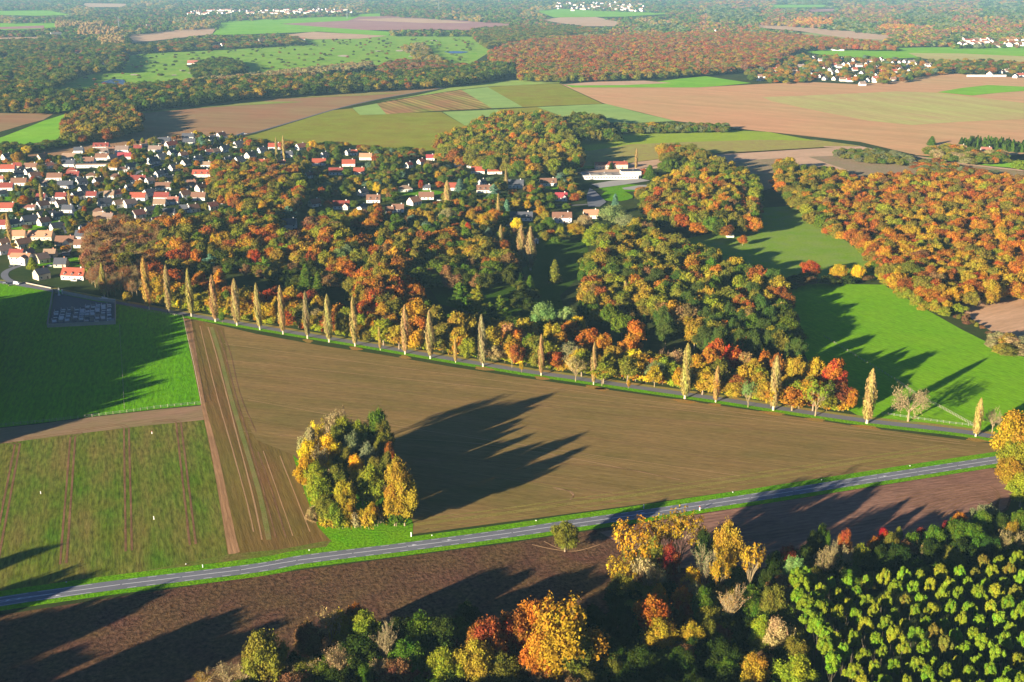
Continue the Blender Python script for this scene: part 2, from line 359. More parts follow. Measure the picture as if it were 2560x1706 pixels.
def wood(poly, sp, h, pal, zone, kind='broad', name='broadleaf_tree', hv=0.25, avoid=False, jit=0.44, seed=1, keep=1.0, Rk=None, holes=()):
    r = random.Random(seed); xs = [P(x, max(y, 2), 0.58*h) for x, y in poly]
    x0 = min(p[0] for p in xs); x1 = max(p[0] for p in xs); y0 = min(p[1] for p in xs); y1 = max(p[1] for p in xs)
    names = [c for c, w_ in pal]; ws = [w_ for c, w_ in pal]; n = 0
    ny = int((y1-y0)/(sp*0.87))+1; nx = int((x1-x0)/sp)+1
    for j in range(ny):
        for i in range(nx):
            if r.random() > keep: continue
            x = x0+(i+(j % 2)*0.5)*sp+r.uniform(-jit, jit)*sp; y = y0+j*sp*0.87+r.uniform(-jit, jit)*sp
            a, b, d = proj(x, y, 0.58*h)
            if not inpoly(np.array([a]), np.array([b]), poly)[0]: continue
            if any(inpoly(np.array([a]), np.array([b]), q)[0] for q in holes): continue
            if avoid:
                if not clear(a, b, 0.45*h*0.5*FPX/d*float(avoid)): continue
            hh = h*r.uniform(1-hv, 1+hv)
            TREES.append(dict(kind=kind, x=x, y=y, h=hh, R=(Rk or sp*0.64)*r.uniform(0.72, 1.38), col=r.choices(names, ws)[0], zone=zone, name=name, parts=False, lab=None)); n += 1
    return n
# ------------------------------------------------------------------ the ground and its fields
def zlev(lv, d): return lv*(0.012 if d < 900 else 0.05 if d < 1800 else 0.2)
def sheet(name, poly, mat, lv, label=None):
    c = np.mean([P(*q) for q in poly], 0); z = zlev(lv, float(np.hypot(c[0], c[1])))
    V = [P(x, y, z) for x, y in poly]
    o = link(name, mesh(name, V, [tuple(range(len(V)))], mat))
    if o.data.polygons[0].normal.z < 0: o.data.flip_normals()
    o['kind'] = 'structure'
    if label: o['label'] = label
    return o
def smooth_line(pts, n=6):
    pts = [np.asarray(p, float) for p in pts]; out = []
    for i in range(len(pts)-1):
        p0 = pts[max(i-1, 0)]; p1 = pts[i]; p2 = pts[i+1]; p3 = pts[min(i+2, len(pts)-1)]
        for k in range(n):
            t = k/n; out.append(0.5*((2*p1)+(-p0+p2)*t+(2*p0-5*p1+4*p2-p3)*t*t+(-p0+3*p1-3*p2+p3)*t**3))
    out.append(pts[-1]); return out
def offs(line, s):
    """line shifted sideways by s metres (left positive)"""
    out = []
    for i, p in enumerate(line):
        d = line[min(i+1, len(line)-1)]-line[max(i-1, 0)]; d = d/np.linalg.norm(d); out.append(p+np.array([-d[1], d[0], 0])*s)
    return out
def ribbon(name, line, w0, w1, z, mat, label=None, kind='structure', wob=0.0):
    a = offs(line, w0); b = offs(line, w1); V = []; Fs = []
    for i in range(len(line)):
        k = wob*(rnd.random()-.5)
        for q, kk in ((a[i], k), (b[i], -k*0)):
            d = (b[i]-a[i])/ (np.linalg.norm(b[i]-a[i])+1e-9); qq = q+d*kk; V.append((qq[0], qq[1], z))
        if i: Fs.append((2*i-2, 2*i-1, 2*i+1, 2*i))
    o = link(name, mesh(name, V, Fs, mat))
    if o.data.polygons[0].normal.z < 0: o.data.flip_normals()
    if kind: o['kind'] = kind
    if label: o['label'] = label
    return o
GAIN = 1.0
PARKG = field_mat('park_grass', (.05, .12, .008), (.075, .13, .012), 30, 2, .4, c3=(.04, .09, .008))
M_wild = field_mat('rough_grass', (.050, .085, .022), (.085, .095, .030), 45, 3, .5, c3=(.03, .05, .015))
mb = MB(); mb.add([(-12000, -1500, 0), (12000, -1500, 0), (12000, 17000, 0), (-12000, 17000, 0)], [(0, 1, 2, 3)])
tag(link('ground', mb.build('ground', M_wild)), kind='structure')
GAIN = 1.45
GREEN1 = field_mat('pasture_grass', (.085, .27, .002), (.115, .29, .003), 25, 1.3, 1.0, c3=(.065, .20, .003), ang=wdir((300, 960), (330, 760)), period=5, stripe=.10, streak=5)
GREEN2 = field_mat('meadow_grass', (.125, .32, .005), (.16, .34, .008), 40, 1.3, .7, c3=(.12, .25, .008), ang=wdir((2150, 900), (2560, 1040)), period=3.2, stripe=.09, streak=4)
GREEN3 = field_mat('meadow_upper', (.14, .27, .012), (.19, .29, .02), 30, 1.6, .5, c3=(.15, .20, .06))
VERGE = field_mat('verge_grass', (.095, .30, .003), (.14, .29, .005), 14, 1.1, 1.2, c3=(.07, .17, .004), bump=.8)
OLIVEB = field_mat('sown_field', (.180, .125, .042), (.145, .118, .033), 45, 1.1, .55, c3=(.195, .120, .048), ang=wdir((700, 1000), (2200, 1120)), period=4.2, stripe=.12, sw=3, streak=5, bump=.2)
REDB = field_mat('tilled_field', (.175, .090, .035), (.135, .085, .027), 35, 0.9, .45, c3=(.11, .098, .02), ang=wdir((700, 1400), (600, 1130)), period=3.3, stripe=.16, sw=.6, streak=10)
CROP = field_mat('young_crop', (.06, .145, .006), (.09, .13, .010), 22, 1.3, 1.3, c3=(.15, .10, .033), ang=wdir((300, 1380), (290, 1060)), period=3.0, stripe=.13, sw=.5, streak=5, bump=.4)
HEADL = field_mat('headland', (.22, .155, .085), (.17, .16, .055), 25, 1.2, .45, c3=(.24, .14, .09), ang=wdir((0, 1100), (480, 1030)), period=2.2, stripe=.08, streak=8)
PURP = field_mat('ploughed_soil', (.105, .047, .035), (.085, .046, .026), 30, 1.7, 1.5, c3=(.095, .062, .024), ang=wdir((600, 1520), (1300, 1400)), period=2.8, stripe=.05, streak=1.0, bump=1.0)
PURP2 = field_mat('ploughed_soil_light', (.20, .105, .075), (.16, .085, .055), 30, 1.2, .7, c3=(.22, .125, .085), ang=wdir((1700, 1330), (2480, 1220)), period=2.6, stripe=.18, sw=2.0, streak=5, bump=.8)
A_ = 0.0
sheet('pasture', [(-700, 690), (0, 706), (131, 731), (200, 741), (290, 758), (457, 790), (478, 890), (503, 1012), (400, 1022), (240, 1040), (100, 1058), (0, 1069), (-700, 1130)], GREEN1, 1)
sheet('headland', [(-400, 1112), (0, 1071), (100, 1060), (240, 1042), (400, 1024), (504, 1014), (512, 1050), (350, 1066), (150, 1090), (0, 1110), (-400, 1160)], HEADL, 1)
sheet('crop_field', [(-400, 1160), (0, 1110), (150, 1090), (350, 1066), (512, 1050), (540, 1200), (570, 1388), (400, 1422), (200, 1458), (0, 1492), (-500, 1560)], CROP, 1)
BIGF = [(457, 792), (640, 835), (800, 864), (960, 888), (1120, 916), (1280, 941), (1439, 964), (1599, 986), (1790, 1013), (1920, 1032), (2152, 1068), (2384, 1097), (2500, 1112), (2510, 1122), (2480, 1135), (2340, 1155), (2200, 1176),
  (2060, 1196), (1920, 1217), (1760, 1239), (1600, 1261), (1440, 1282), (1280, 1303), (1033, 1336), (1022, 1280), (800, 1310), (732, 1137), (600, 1112), (503, 1016)]
sheet('field', BIGF, OLIVEB, 1)
sheet('tilled_strip', [(457, 792), (478, 798), (560, 820), (568, 900), (590, 1000), (640, 1100), (732, 1137), (760, 1210), (829, 1354), (700, 1376), (570, 1392), (540, 1200), (503, 1016)], REDB, 2)
BARE = field_mat('bare_track', (.30, .17, .085), (.23, .13, .065), 20, 1.2, .4, ang=wdir((580, 1380), (500, 1020)), period=1.7, stripe=.2, streak=8)
sheet('farm_track', [(458, 795), (478, 800), (495, 905), (514, 1018), (545, 1130), (590, 1345), (600, 1380), (572, 1390), (548, 1245), (524, 1110), (503, 1016), (484, 900)], BARE, 3)
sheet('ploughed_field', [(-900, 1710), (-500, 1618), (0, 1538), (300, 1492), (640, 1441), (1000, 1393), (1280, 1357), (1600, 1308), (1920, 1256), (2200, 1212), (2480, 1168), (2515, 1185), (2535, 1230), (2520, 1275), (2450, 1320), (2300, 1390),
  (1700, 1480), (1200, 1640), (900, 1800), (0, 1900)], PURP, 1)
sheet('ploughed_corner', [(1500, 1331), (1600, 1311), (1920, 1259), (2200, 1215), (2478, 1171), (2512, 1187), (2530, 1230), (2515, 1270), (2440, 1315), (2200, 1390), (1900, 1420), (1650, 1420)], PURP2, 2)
sheet('copse_grass', [(732, 1137), (745, 1150), (790, 1180), (1000, 1250), (1022, 1280), (1033, 1310), (1031, 1336), (1020, 1345), (780, 1378), (700, 1390), (829, 1354), (795, 1318), (765, 1240), (740, 1165)], VERGE, 4)
sheet('meadow', [(1880, 745), (1960, 708), (2208, 712), (2285, 757), (2400, 822), (2480, 862), (2560, 893), (2760, 940), (2760, 1125), (2513, 1090), (2384, 1071), (2260, 1056), (2150, 1042), (2060, 990), (2000, 860)], GREEN2, 1)
sheet('meadow', [(1770, 585), (1850, 560), (1902, 520), (2018, 513), (2050, 550), (2085, 585), (2119, 605), (2160, 640), (2190, 668), (2190, 700), (1960, 708), (1860, 700), (1780, 650), (1700, 600)], GREEN3, 1)
PINKF = field_mat('stubble', (.42, .25, .14), (.36, .22, .12), 60, 1.5, .25, c3=(.45, .28, .17), ang=wdir((2385, 790), (2560, 745)), period=5, stripe=.05)
sheet('field', [(2388, 762), (2450, 752), (2560, 735), (2700, 720), (2700, 900), (2560, 850), (2500, 842), (2440, 805)], PINKF, 1)
GAIN = 1.5
ang1 = wdir((1300, 262), (1153, 225))
def fm(n, a, b, **k): return field_mat(n, a, b, k.pop('patch', 90), k.pop('fine', 4), k.pop('finec', .25), mid=k.pop('mid', 30), **k)
OLF = fm('winter_crop', (.19, .20, .022), (.24, .19, .035), c3=(.18, .22, .022), patch=120)
STR = fm('striped_crop', (.23, .145, .055), (.20, .24, .04), c3=(.30, .13, .07), patch=90, ang=ang1, period=13, stripe=.55, sw=1)
LGR = fm('pale_crop', (.20, .31, .085), (.23, .33, .09), patch=150, finec=.12)
BRO = fm('clod_field', (.27, .145, .075), (.25, .17, .08), patch=110, ang=wdir((640, 300), (354, 290)), period=9, stripe=.07)
BRO2 = fm('brown_field', (.46, .25, .13), (.42, .27, .13), patch=220, ang=wdir((1600, 260), (2500, 330)), period=14, stripe=.05, sw=6)
MIXF = fm('sparse_crop', (.37, .32, .12), (.42, .30, .14), patch=160, c3=(.33, .35, .11), ang=wdir((1920, 256), (2560, 375)), period=16, stripe=.06, sw=6)
BRG = fm('bright_grass', (.14, .34, .018), (.18, .37, .025), patch=120, finec=.15)
GLF = fm('golf_grass', (.13, .32, .02), (.19, .36, .03), patch=60, c3=(.20, .26, .05), finec=.4, fine=9)
YGF = fm('mustard_crop', (.27, .37, .025), (.22, .30, .03), patch=25, mid=9, c3=(.20, .26, .03), finec=.6, fine=2.2)
BRY = fm('weedy_stubble', (.29, .24, .07), (.27, .19, .08), patch=22, mid=9, c3=(.24, .26, .05), finec=.5, fine=2.2)
PNK = fm('dry_soil', (.46, .30, .20), (.40, .27, .17), patch=140, finec=.15)
SCR = fm('scrubland', (.26, .19, .12), (.20, .19, .08), patch=20, mid=7, c3=(.24, .16, .11), finec=.6, fine=2.2)
PUR3 = fm('far_soil', (.30, .15, .15), (.33, .18, .16), patch=300, finec=.08)
sheet('brown_field', [(-30, 395), (69, 362), (150, 352), (245, 346), (354, 330), (354, 280), (500, 262), (640, 247), (914, 226), (1128, 217), (960, 246), (845, 272), (728, 306), (640, 331), (600, 342), (500, 352), (300, 368), (100, 395)], BRO, 1)
sheet('grass_strip', [(352, 284), (500, 270), (640, 262), (760, 255), (640, 254), (500, 264), (356, 279)], fm('weeds', (.20, .27, .05), (.22, .22, .06)), 2)
sheet('grass_strip', [(660, 242), (914, 230), (1010, 233), (900, 240), (700, 247)], fm('weeds2', (.26, .20, .07), (.22, .22, .06)), 2)
sheet('brown_field', [(-60, 285), (0, 283), (60, 284), (136, 284), (108, 300), (60, 312), (0, 330), (-60, 340)], BRO, 1)
sheet('green_field', [(-60, 360), (8, 342), (60, 322), (110, 302), (165, 285), (159, 324), (143, 350), (69, 360), (-60, 385)], BRG, 1)
sheet('winter_crop_field', [(560, 352), (600, 345), (640, 336), (722, 310), (832, 276), (881, 271), (900, 288), (1000, 283), (1103, 280), (1169, 318), (1110, 335), (1095, 360), (1085, 388), (914, 375), (777, 364), (640, 362)], OLF, 1)
sheet('pale_crop_field', [(881, 270), (942, 259), (966, 286), (900, 288)], LGR, 2)
sheet('striped_field', [(942, 259), (1040, 242), (1153, 225), (1230, 271), (1100, 277), (966, 286)], STR, 2)
sheet('pale_crop_field', [(1153, 225), (1219, 218), (1307, 268), (1230, 271)], LGR, 2)
sheet('sown_field', [(1219, 218), (1300, 213), (1397, 209), (1507, 260), (1400, 264), (1307, 268)], OLF, 2)
sheet('pale_crop_field', [(1106, 280), (1243, 274), (1310, 305), (1260, 312), (1169, 318)], LGR, 2)
sheet('sown_field', [(1243, 274), (1343, 268), (1410, 294), (1310, 305)], OLF, 2)
sheet('pale_crop_field', [(1343, 268), (1516, 260), (1600, 282), (1690, 303), (1560, 309), (1430, 300)], LGR, 2)
sheet('grass_strip', [(942, 256), (1040, 239), (1128, 219), (1200, 207), (1290, 201), (1400, 203), (1399, 208), (1219, 217), (1153, 224)], fm('strip_grass', (.22, .33, .06), (.24, .30, .07)), 3)
sheet('brown_field', [(1399, 209), (1433, 219), (1560, 219), (1745, 219), (1890, 211), (2020, 205), (2140, 211), (2250, 204), (2350, 182), (2560, 195), (2900, 205), (2900, 470), (2560, 402), (2400, 396), (2290, 388), (2150, 355), (1930, 331), (1890, 327),
  (1850, 322), (1690, 303), (1600, 281), (1507, 258)], BRO2, 1)
sheet('sparse_crop_field', [(1905, 243), (2000, 240), (2240, 229), (2340, 232), (2560, 258), (2560, 298), (2400, 305), (2280, 313), (2170, 302), (2060, 281), (1930, 254)], MIXF, 2)
sheet('green_field', [(2342, 231), (2400, 221), (2470, 213), (2560, 217), (2640, 222), (2500, 232), (2430, 239)], BRG, 3)
sheet('green_strip', [(2288, 314), (2400, 304), (2560, 296), (2700, 290), (2700, 335), (2560, 322), (2430, 330)], fm('strip2', (.27, .32, .08), (.28, .27, .09)), 3)
sheet('sparse_crop_field', [(2140, 345), (2260, 325), (2320, 320), (2500, 342), (2560, 352), (2700, 365), (2700, 400), (2560, 380), (2420, 392), (2290, 386)], MIXF, 2)
sheet('green_field', [(1430, 219), (1415, 213), (1500, 212), (1640, 205), (1700, 197), (1765, 191), (1878, 208), (1800, 215), (1746, 219), (1560, 219)], BRG, 3)
sheet('dry_field', [(1403, 212), (1480, 205), (1610, 202), (1680, 208), (1560, 213), (1440, 214)], PNK, 4)
sheet('mustard_field', [(1447, 349), (1557, 333), (1690, 327), (1828, 326), (1920, 330), (1990, 343), (2040, 352), (1900, 350), (1700, 356), (1580, 361), (1470, 378), (1440, 372)], YGF, 3)
sheet('weedy_field', [(1440, 365), (1580, 357), (1700, 352), (1900, 346), (2040, 350), (2153, 365), (2000, 374), (1860, 383), (1700, 392), (1620, 402), (1540, 412), (1450, 420), (1440, 400)], BRY, 2)
sheet('dry_field', [(1440, 432), (1540, 412), (1620, 401), (1740, 386), (1860, 380), (2060, 368), (2153, 366), (2235, 384), (2130, 388), (1980, 394), (1850, 402), (1600, 425), (1480, 440)], PNK, 2)
sheet('dry_field', [(1960, 396), (2020, 392), (2125, 428), (2080, 432), (1990, 420), (1940, 404)], PNK, 3)
sheet('scrubland', [(1760, 405), (1900, 395), (2060, 388), (2200, 388), (2330, 400), (2560, 430), (2560, 460), (2400, 450), (2220, 450), (2080, 440), (1960, 460), (1900, 480), (1850, 440)], SCR, 1)
sheet('meadow', [(2290, 392), (2420, 398), (2560, 385), (2700, 380), (2700, 440), (2560, 422), (2440, 412), (2360, 402)], BRG, 4)
# --- golf course and the far plain
sheet('golf_course', [(90, 245), (130, 215), (230, 185), (310, 165), (320, 140), (420, 128), (560, 118), (640, 106), (780, 94), (1000, 88), (1180, 90), (1240, 105), (1225, 130), (1185, 155), (1230, 160), (1250, 172), (1080, 180), (900, 190), (640, 205), (420, 222), (250, 238)], GLF, 1)
FAR = [('green_field', [(-80, 60), (60, 57), (170, 58), (180, 64), (100, 73), (-80, 78)], BRG), ('brown_field', [(-80, 70), (0, 68), (110, 64), (110, 71), (-80, 75)], PUR3),
 ('brown_field', [(-80, 92), (90, 91), (140, 100), (60, 103), (-80, 102)], PNK), ('green_field', [(-80, 28), (120, 26), (180, 38), (90, 40), (-80, 36)], BRG),
 ('brown_field', [(320, 89), (420, 76), (541, 70), (530, 86), (440, 96), (330, 108)], PNK), ('green_field', [(543, 74), (555, 54), (640, 50), (800, 42), (900, 41), (870, 52), (700, 60), (860, 72), (980, 80), (970, 90), (780, 80), (620, 86), (530, 88)], BRG),
 ('brown_field', [(690, 62), (850, 43), (960, 40), (1160, 52), (1290, 60), (1200, 76), (1080, 74), (900, 76), (800, 71)], PUR3), ('dry_field', [(880, 50), (990, 45), (1110, 50), (1180, 58), (1060, 58)], PNK),
 ('brown_field', [(717, 87), (794, 79), (880, 85), (969, 90), (900, 97), (777, 99)], PNK), ('green_field', [(1340, 28), (1400, 22), (1490, 27), (1690, 34), (1560, 42), (1385, 44)], BRG),
 ('brown_field', [(1352, 50), (1400, 44), (1490, 43), (1548, 55), (1540, 66), (1450, 66)], PNK), ('brown_field', [(1890, 62), (1960, 64), (2100, 76), (2230, 87), (2210, 100), (2120, 96), (2000, 78), (1900, 70)], PNK),
 ('green_field', [(2000, 82), (2110, 82), (2220, 94), (2205, 108), (2110, 98), (2010, 92)], fm('fg', (.22, .30, .09), (.25, .28, .10))),
 ('green_field', [(1985, 126), (2120, 124), (2300, 119), (2560, 117), (2700, 117), (2700, 145), (2400, 140), (2200, 148), (2060, 138)], BRG), ('brown_field', [(2270, 133), (2400, 134), (2600, 143), (2700, 150), (2700, 168), (2400, 162), (2300, 145)], MIXF),
 ('green_field', [(1920, 12), (2060, 12), (2080, 18), (1940, 20)], BRG), ('brown_field', [(2010, 24), (2090, 22), (2080, 29), (2030, 30)], PUR3), ('green_field', [(880, 36), (950, 33), (950, 41), (900, 42)], BRG),
 ('brown_field', [(470, 108), (640, 100), (600, 112), (480, 118)], PNK), ('brown_field', [(200, 8), (330, 10), (300, 18), (220, 18)], PNK)]
for i, (n, q, m) in enumerate(FAR): sheet(n, q, m, 2+i % 3)
SAND = plain_mat('sand', (.62, .52, .36)); WATER = NT('pond_water'); _b = WATER.n('ShaderNodeBsdfPrincipled'); _b.inputs['Base Color'].default_value = (.05, .065, .07, 1); _b.inputs['Roughness'].default_value = .25; WATER.l(_b.outputs[0], WATER.out.inputs[0])
def oval(cx, cy, rx, ry, n=18, a=0.2): return [(cx+rx*math.cos(t)*(1+a*math.sin(3*t+cx)), cy+ry*math.sin(t)) for t in [2*PI*k/n for k in range(n)]]
sheet('pond', oval(288, 206, 30, 8), WATER.m, 4); sheet('pond', oval(1140, 131, 28, 3), WATER.m, 4)
for cx, cy, rx in ((335, 187, 10), (435, 188, 7), (455, 176, 8), (350, 208, 6), (475, 183, 6), (860, 140, 14), (1000, 127, 12), (1085, 102, 9), (1030, 141, 9), (1195, 161, 10), (945, 128, 8)): sheet('sand_bunker', oval(cx, cy, rx, rx*.16), SAND, 4)
# --- roads
ASPH = field_mat('asphalt', (.135, .14, .16), (.15, .16, .18), 12, 0.8, .12, c3=(.125, .13, .15), bump=.05)
ASPH2 = field_mat('lane_asphalt', (.13, .13, .145), (.15, .145, .15), 12, 0.8, .15, c3=(.12, .12, .13), bump=.05)
PAINT = plain_mat('road_paint', (.72, .74, .76), .7, .2, .12, .5)
sheet('field_margin', [(0, 1490), (200, 1456), (400, 1420), (570, 1386), (700, 1374), (829, 1350), (800, 1388), (640, 1416), (400, 1450), (200, 1478), (0, 1503)], field_mat('margin_grass', (.11, .13, .02), (.14, .11, .035), 14, 1.3, .8, c3=(.08, .13, .012)), 4.5)
RD = smooth_line([P(*q) for q in [(-420, 1572), (-200, 1538), (0, 1505), (150, 1483), (320, 1460), (640, 1421), (763, 1399), (1000, 1370), (1280, 1333), (1440, 1309), (1600, 1287), (1760, 1263), (1920, 1239), (2207, 1194), (2488, 1151), (2700, 1120), (3100, 1062)]], 10)
z0 = 0.1
ribbon('verge', RD, 3.0, 7.6, 0.06, VERGE, wob=1.2); ribbon('verge', RD, -3.0, -6.4, 0.06, VERGE, wob=1.0)
ribbon('road', RD, -3.35, 3.35, 0.12, ASPH)
def arclen(line):
    s = [0.0]
    for i in range(1, len(line)): s.append(s[-1]+float(np.linalg.norm(line[i]-line[i-1])))
    return s
def at(line, s, S):
    i = int(np.searchsorted(S, s)); i = min(max(i, 1), len(line)-1); t = (s-S[i-1])/(S[i]-S[i-1]); d = line[i]-line[i-1]; d = d/np.linalg.norm(d)
    return line[i-1]*(1-t)+line[i]*t, d
def dashes(line, off, on, gap, wd, z, start=0, stop=None):
    S = arclen(line); s = start; V = []; Fs = []; stop = stop or S[-1]
    while s+on < stop:
        a, d = at(line, s, S); b, e = at(line, s+on, S); n = np.array([-d[1], d[0], 0]); o = len(V)
        for q, w_ in ((a, off-wd/2), (a, off+wd/2), (b, off+wd/2), (b, off-wd/2)):
            r_ = q+n*w_; V.append((r_[0], r_[1], z))
        Fs.append((o, o+3, o+2, o+1)); s += on+gap
    return V, Fs
SR = arclen(RD)
def near_s(p, line, S): return S[int(np.argmin([np.linalg.norm(q-p) for q in line]))]
sL = near_s(P(330, 1458), RD, SR)
mk = MB()
for V_, F_ in (dashes(RD, 2.85, 3, 3.5, .22, .135, sL), dashes(RD, -2.85, 3, 3.5, .22, .135, sL), dashes(RD, 2.85, 18, 3, .2, .135, 0, sL), dashes(RD, -2.85, 18, 3, .2, .135, 0, sL), dashes(RD, 0, 20, 0.6, .30, .135, near_s(P(150, 1483), RD, SR))): mk.add(V_, F_)
for q, s_ in (((1105, 1356), .9), ((1600, 1286), .7), ((2207, 1193), .6), ((135, 1482), -1.8), ((1020, 1367), .6)):      # lane arrows
    s = near_s(P(*q), RD, SR); a, d = at(RD, s, SR); n = np.array([-d[1], d[0], 0])
    pt = [a+n*s_-d*1.5, a+n*(s_+.15)-d*1.5, a+n*(s_+.15)+d*1.0, a+n*(s_+.7)+d*.6, a+n*(s_)+d*2.6, a+n*(s_-.5)+d*.4, a+n*s_+d*1.0]
    mk.add([(p_[0], p_[1], .14) for p_ in pt], [tuple(range(7))])
sz = near_s(P(150, 1483), RD, SR)                                                                                       # zebra wedge widening to the left
for sgn in (-1, 1):
    V = []; Fs = []
    for k in range(24):
        s = sz-k*3.2; a, d = at(RD, max(s, .1), SR); n = np.array([-d[1], d[0], 0]); o_ = min(1.5, k*.09)*sgn
        for e in (-.12, .12): q = a+n*(o_+e); V.append((q[0], q[1], .136))
        if k: Fs.append((2*k-2, 2*k-1, 2*k+1, 2*k))
    mk.add(V, Fs)
for k in range(3, 20):
    s = sz-k*3.6; a, d = at(RD, max(s, .1), SR); n = np.array([-d[1], d[0], 0]); o_ = min(1.5, k*.1)
    pt = [a-n*o_, a-n*o_+d*.9, a+n*o_+d*2.3, a+n*o_+d*1.4]; mk.add([(p_[0], p_[1], .139) for p_ in pt], [(0, 1, 2, 3)])
o = link('road_markings', mk.build('road_markings', PAINT)); o['kind'] = 'structure'
AV = smooth_line([P(*q) for q in [(-260, 690), (-100, 700), (0, 706), (75, 717), (131, 727), (184, 737), (245, 748), (290, 757), (380, 772), (480, 789), (592, 808), (704, 827), (832, 848), (960, 869), (1092, 892), (1225, 914), (1330, 931), (1439, 946), (1599, 970), (1790, 997), (1920, 1017), (2152, 1051), (2384, 1077), (2513, 1097), (2700, 1122), (3000, 1160)]], 6)
ribbon('verge', AV, -2.3, -6.5, 0.06, VERGE, wob=1.2)
ribbon('verge', AV, 2.3, 6.0, 0.07, field_mat('leaf_litter_verge', (.22, .20, .05), (.30, .16, .06), 8, .9, .5, c3=(.12, .16, .03)), wob=1.2)
ribbon('avenue_road', AV, -2.6, 2.6, 0.12, ASPH2)
VS = smooth_line([P(*q) for q in [(165, 640), (168, 600), (172, 588), (168, 566), (176, 540), (201, 515), (230, 492), (268, 473), (306, 454), (354, 427), (411, 408), (470, 385), (524, 362), (610, 337), (640, 331), (728, 306), (845, 272), (960, 246), (1128, 218)]], 6)
i0 = 13*6
ribbon('street', VS[:i0], -3.0, 3.0, 0.14, ASPH); ribbon('street', VS[i0-1:], -2.2, 2.2, 0.35, ASPH2)
ribbon('street', smooth_line([P(*q) for q in [(75, 718), (20, 700), (15, 680), (60, 660), (90, 640), (165, 632), (168, 600)]], 5), -2.5, 2.5, 0.15, ASPH)
ribbon('street', smooth_line([P(*q) for q in [(462, 500), (464, 475), (470, 452), (478, 440)]], 4), -3, 3, 0.16, ASPH)
ribbon('street', smooth_line([P(*q) for q in [(20, 426), (110, 412), (220, 402), (306, 392), (420, 380)]], 4), -2.2, 2.2, 0.2, ASPH2)
ribbon('street', smooth_line([P(*q) for q in [(1120, 530), (1190, 528), (1260, 522), (1380, 516), (1480, 510), (1500, 492)]], 4), -2.2, 2.2, 0.15, ASPH2)
ribbon('path', smooth_line([P(*q) for q in [(2060, 368), (2150, 370), (2230, 386), (2300, 394), (2420, 412), (2560, 428), (2700, 445)]], 4), -5, 5, 0.35, PNK)
for i, (x, y, rx, ry) in enumerate([(20, 497, 24, 5), (75, 570, 45, 7), (140, 552, 14, 8), (1045, 482, 60, 8), (1560, 470, 70, 9), (1540, 490, 40, 14), (1450, 418, 44, 4), (170, 650, 60, 6), (150, 662, 60, 5), (1215, 518, 28, 3), (1390, 470, 30, 4)]):
    sheet('lawn', oval(x, y, rx, ry, 16, .12), VERGE, 5+i % 3)
sheet('park_lawn', [(1335, 600), (1470, 602), (1470, 650), (1440, 700), (1400, 740), (1420, 800), (1340, 800), (1240, 800), (1100, 760), (1060, 700), (1080, 680), (1200, 690), (1290, 690), (1320, 660)], PARKG, 5)
COURT = plain_mat('concrete_yard', (.42, .40, .37), .9, .1, .1, .2)
sheet('school_yard', [(1478, 461), (1530, 452), (1600, 446), (1625, 452), (1560, 462), (1500, 470)], COURT, 12)
sheet('school_court', [(1555, 470), (1600, 463), (1640, 462), (1630, 476), (1560, 474)], COURT, 12)
sheet('car_park', [(1474, 470), (1488, 478), (1516, 505), (1500, 517), (1470, 517), (1466, 490)], ASPH, 12)
LITT = field_mat('fallen_leaves', (.30, .14, .035), (.24, .13, .035), 6, .9, .8, c3=(.17, .14, .03))
for (x, y, rx) in ((888, 872, 16), (1012, 893, 14), (1208, 922, 24), (1353, 946, 18), (1484, 969, 26), (1505, 974, 16), (1712, 1004, 30), (1789, 1013, 16), (1933, 1034, 30), (2040, 1050, 24), (2167, 1068, 34), (2439, 1100, 26), (770, 853, 12)): sheet('fallen_leaves', [(a_, b_+(a_-x)*.12) for a_, b_ in oval(x, y, rx, 4.2, 16, .3)], LITT, 5.2)
# drill lines left by the sower, parallel to the avenue, and the turned headland along the road
_a = P(520, 828); _b = P(2400, 1108); _d = (_b-_a)/np.linalg.norm(_b-_a); _n2 = np.array([_d[1], -_d[0], 0])
TLM = field_mat('drill_line', (.10, .07, .02), (.14, .09, .03), 8, 1, .5); TLL = field_mat('drill_line_light', (.27, .19, .08), (.23, .16, .06), 8, 1, .5)
for k in range(24):
    st = _a+_n2*(8+k*12.5); run = []; j = 0
    while j < 130:
        q = st+_d*(j*4.5-40)+_n2*.8*math.sin(j*.13+k); a, b, _z = proj(q[0], q[1], 0); j += 1
        ok_ = inpoly(np.array([a]), np.array([b]), BIGF)[0] and a > 575 and not (700 < a < 1000 and b > 1090)
        if ok_: run.append(np.array([q[0], q[1], 0]))
        if (not ok_ or j == 130) and run:
            if len(run) > 6:
                for e_ in ((-.95, .95) if k % 2 == 0 else (0,)): ribbon('drill_line', offs(run[1:-1], e_), -.13, .13, .046, (TLM, TLL)[k % 3 == 0])
            run = []
i1 = near_s(P(1045, 1350), RD, SR); i2 = near_s(P(2440, 1160), RD, SR); HL = [at(RD, i1+(i2-i1)*t, SR)[0] for t in np.linspace(0, 1, 60)]
for o_, w_ in ((17, 1.2), (21, .5), (12.5, .3)): ribbon('headland', offs(HL, o_), -w_, w_, .044, field_mat('headland_crop', (.20, .155, .045), (.17, .15, .035), 10, 1, .6), wob=.8)
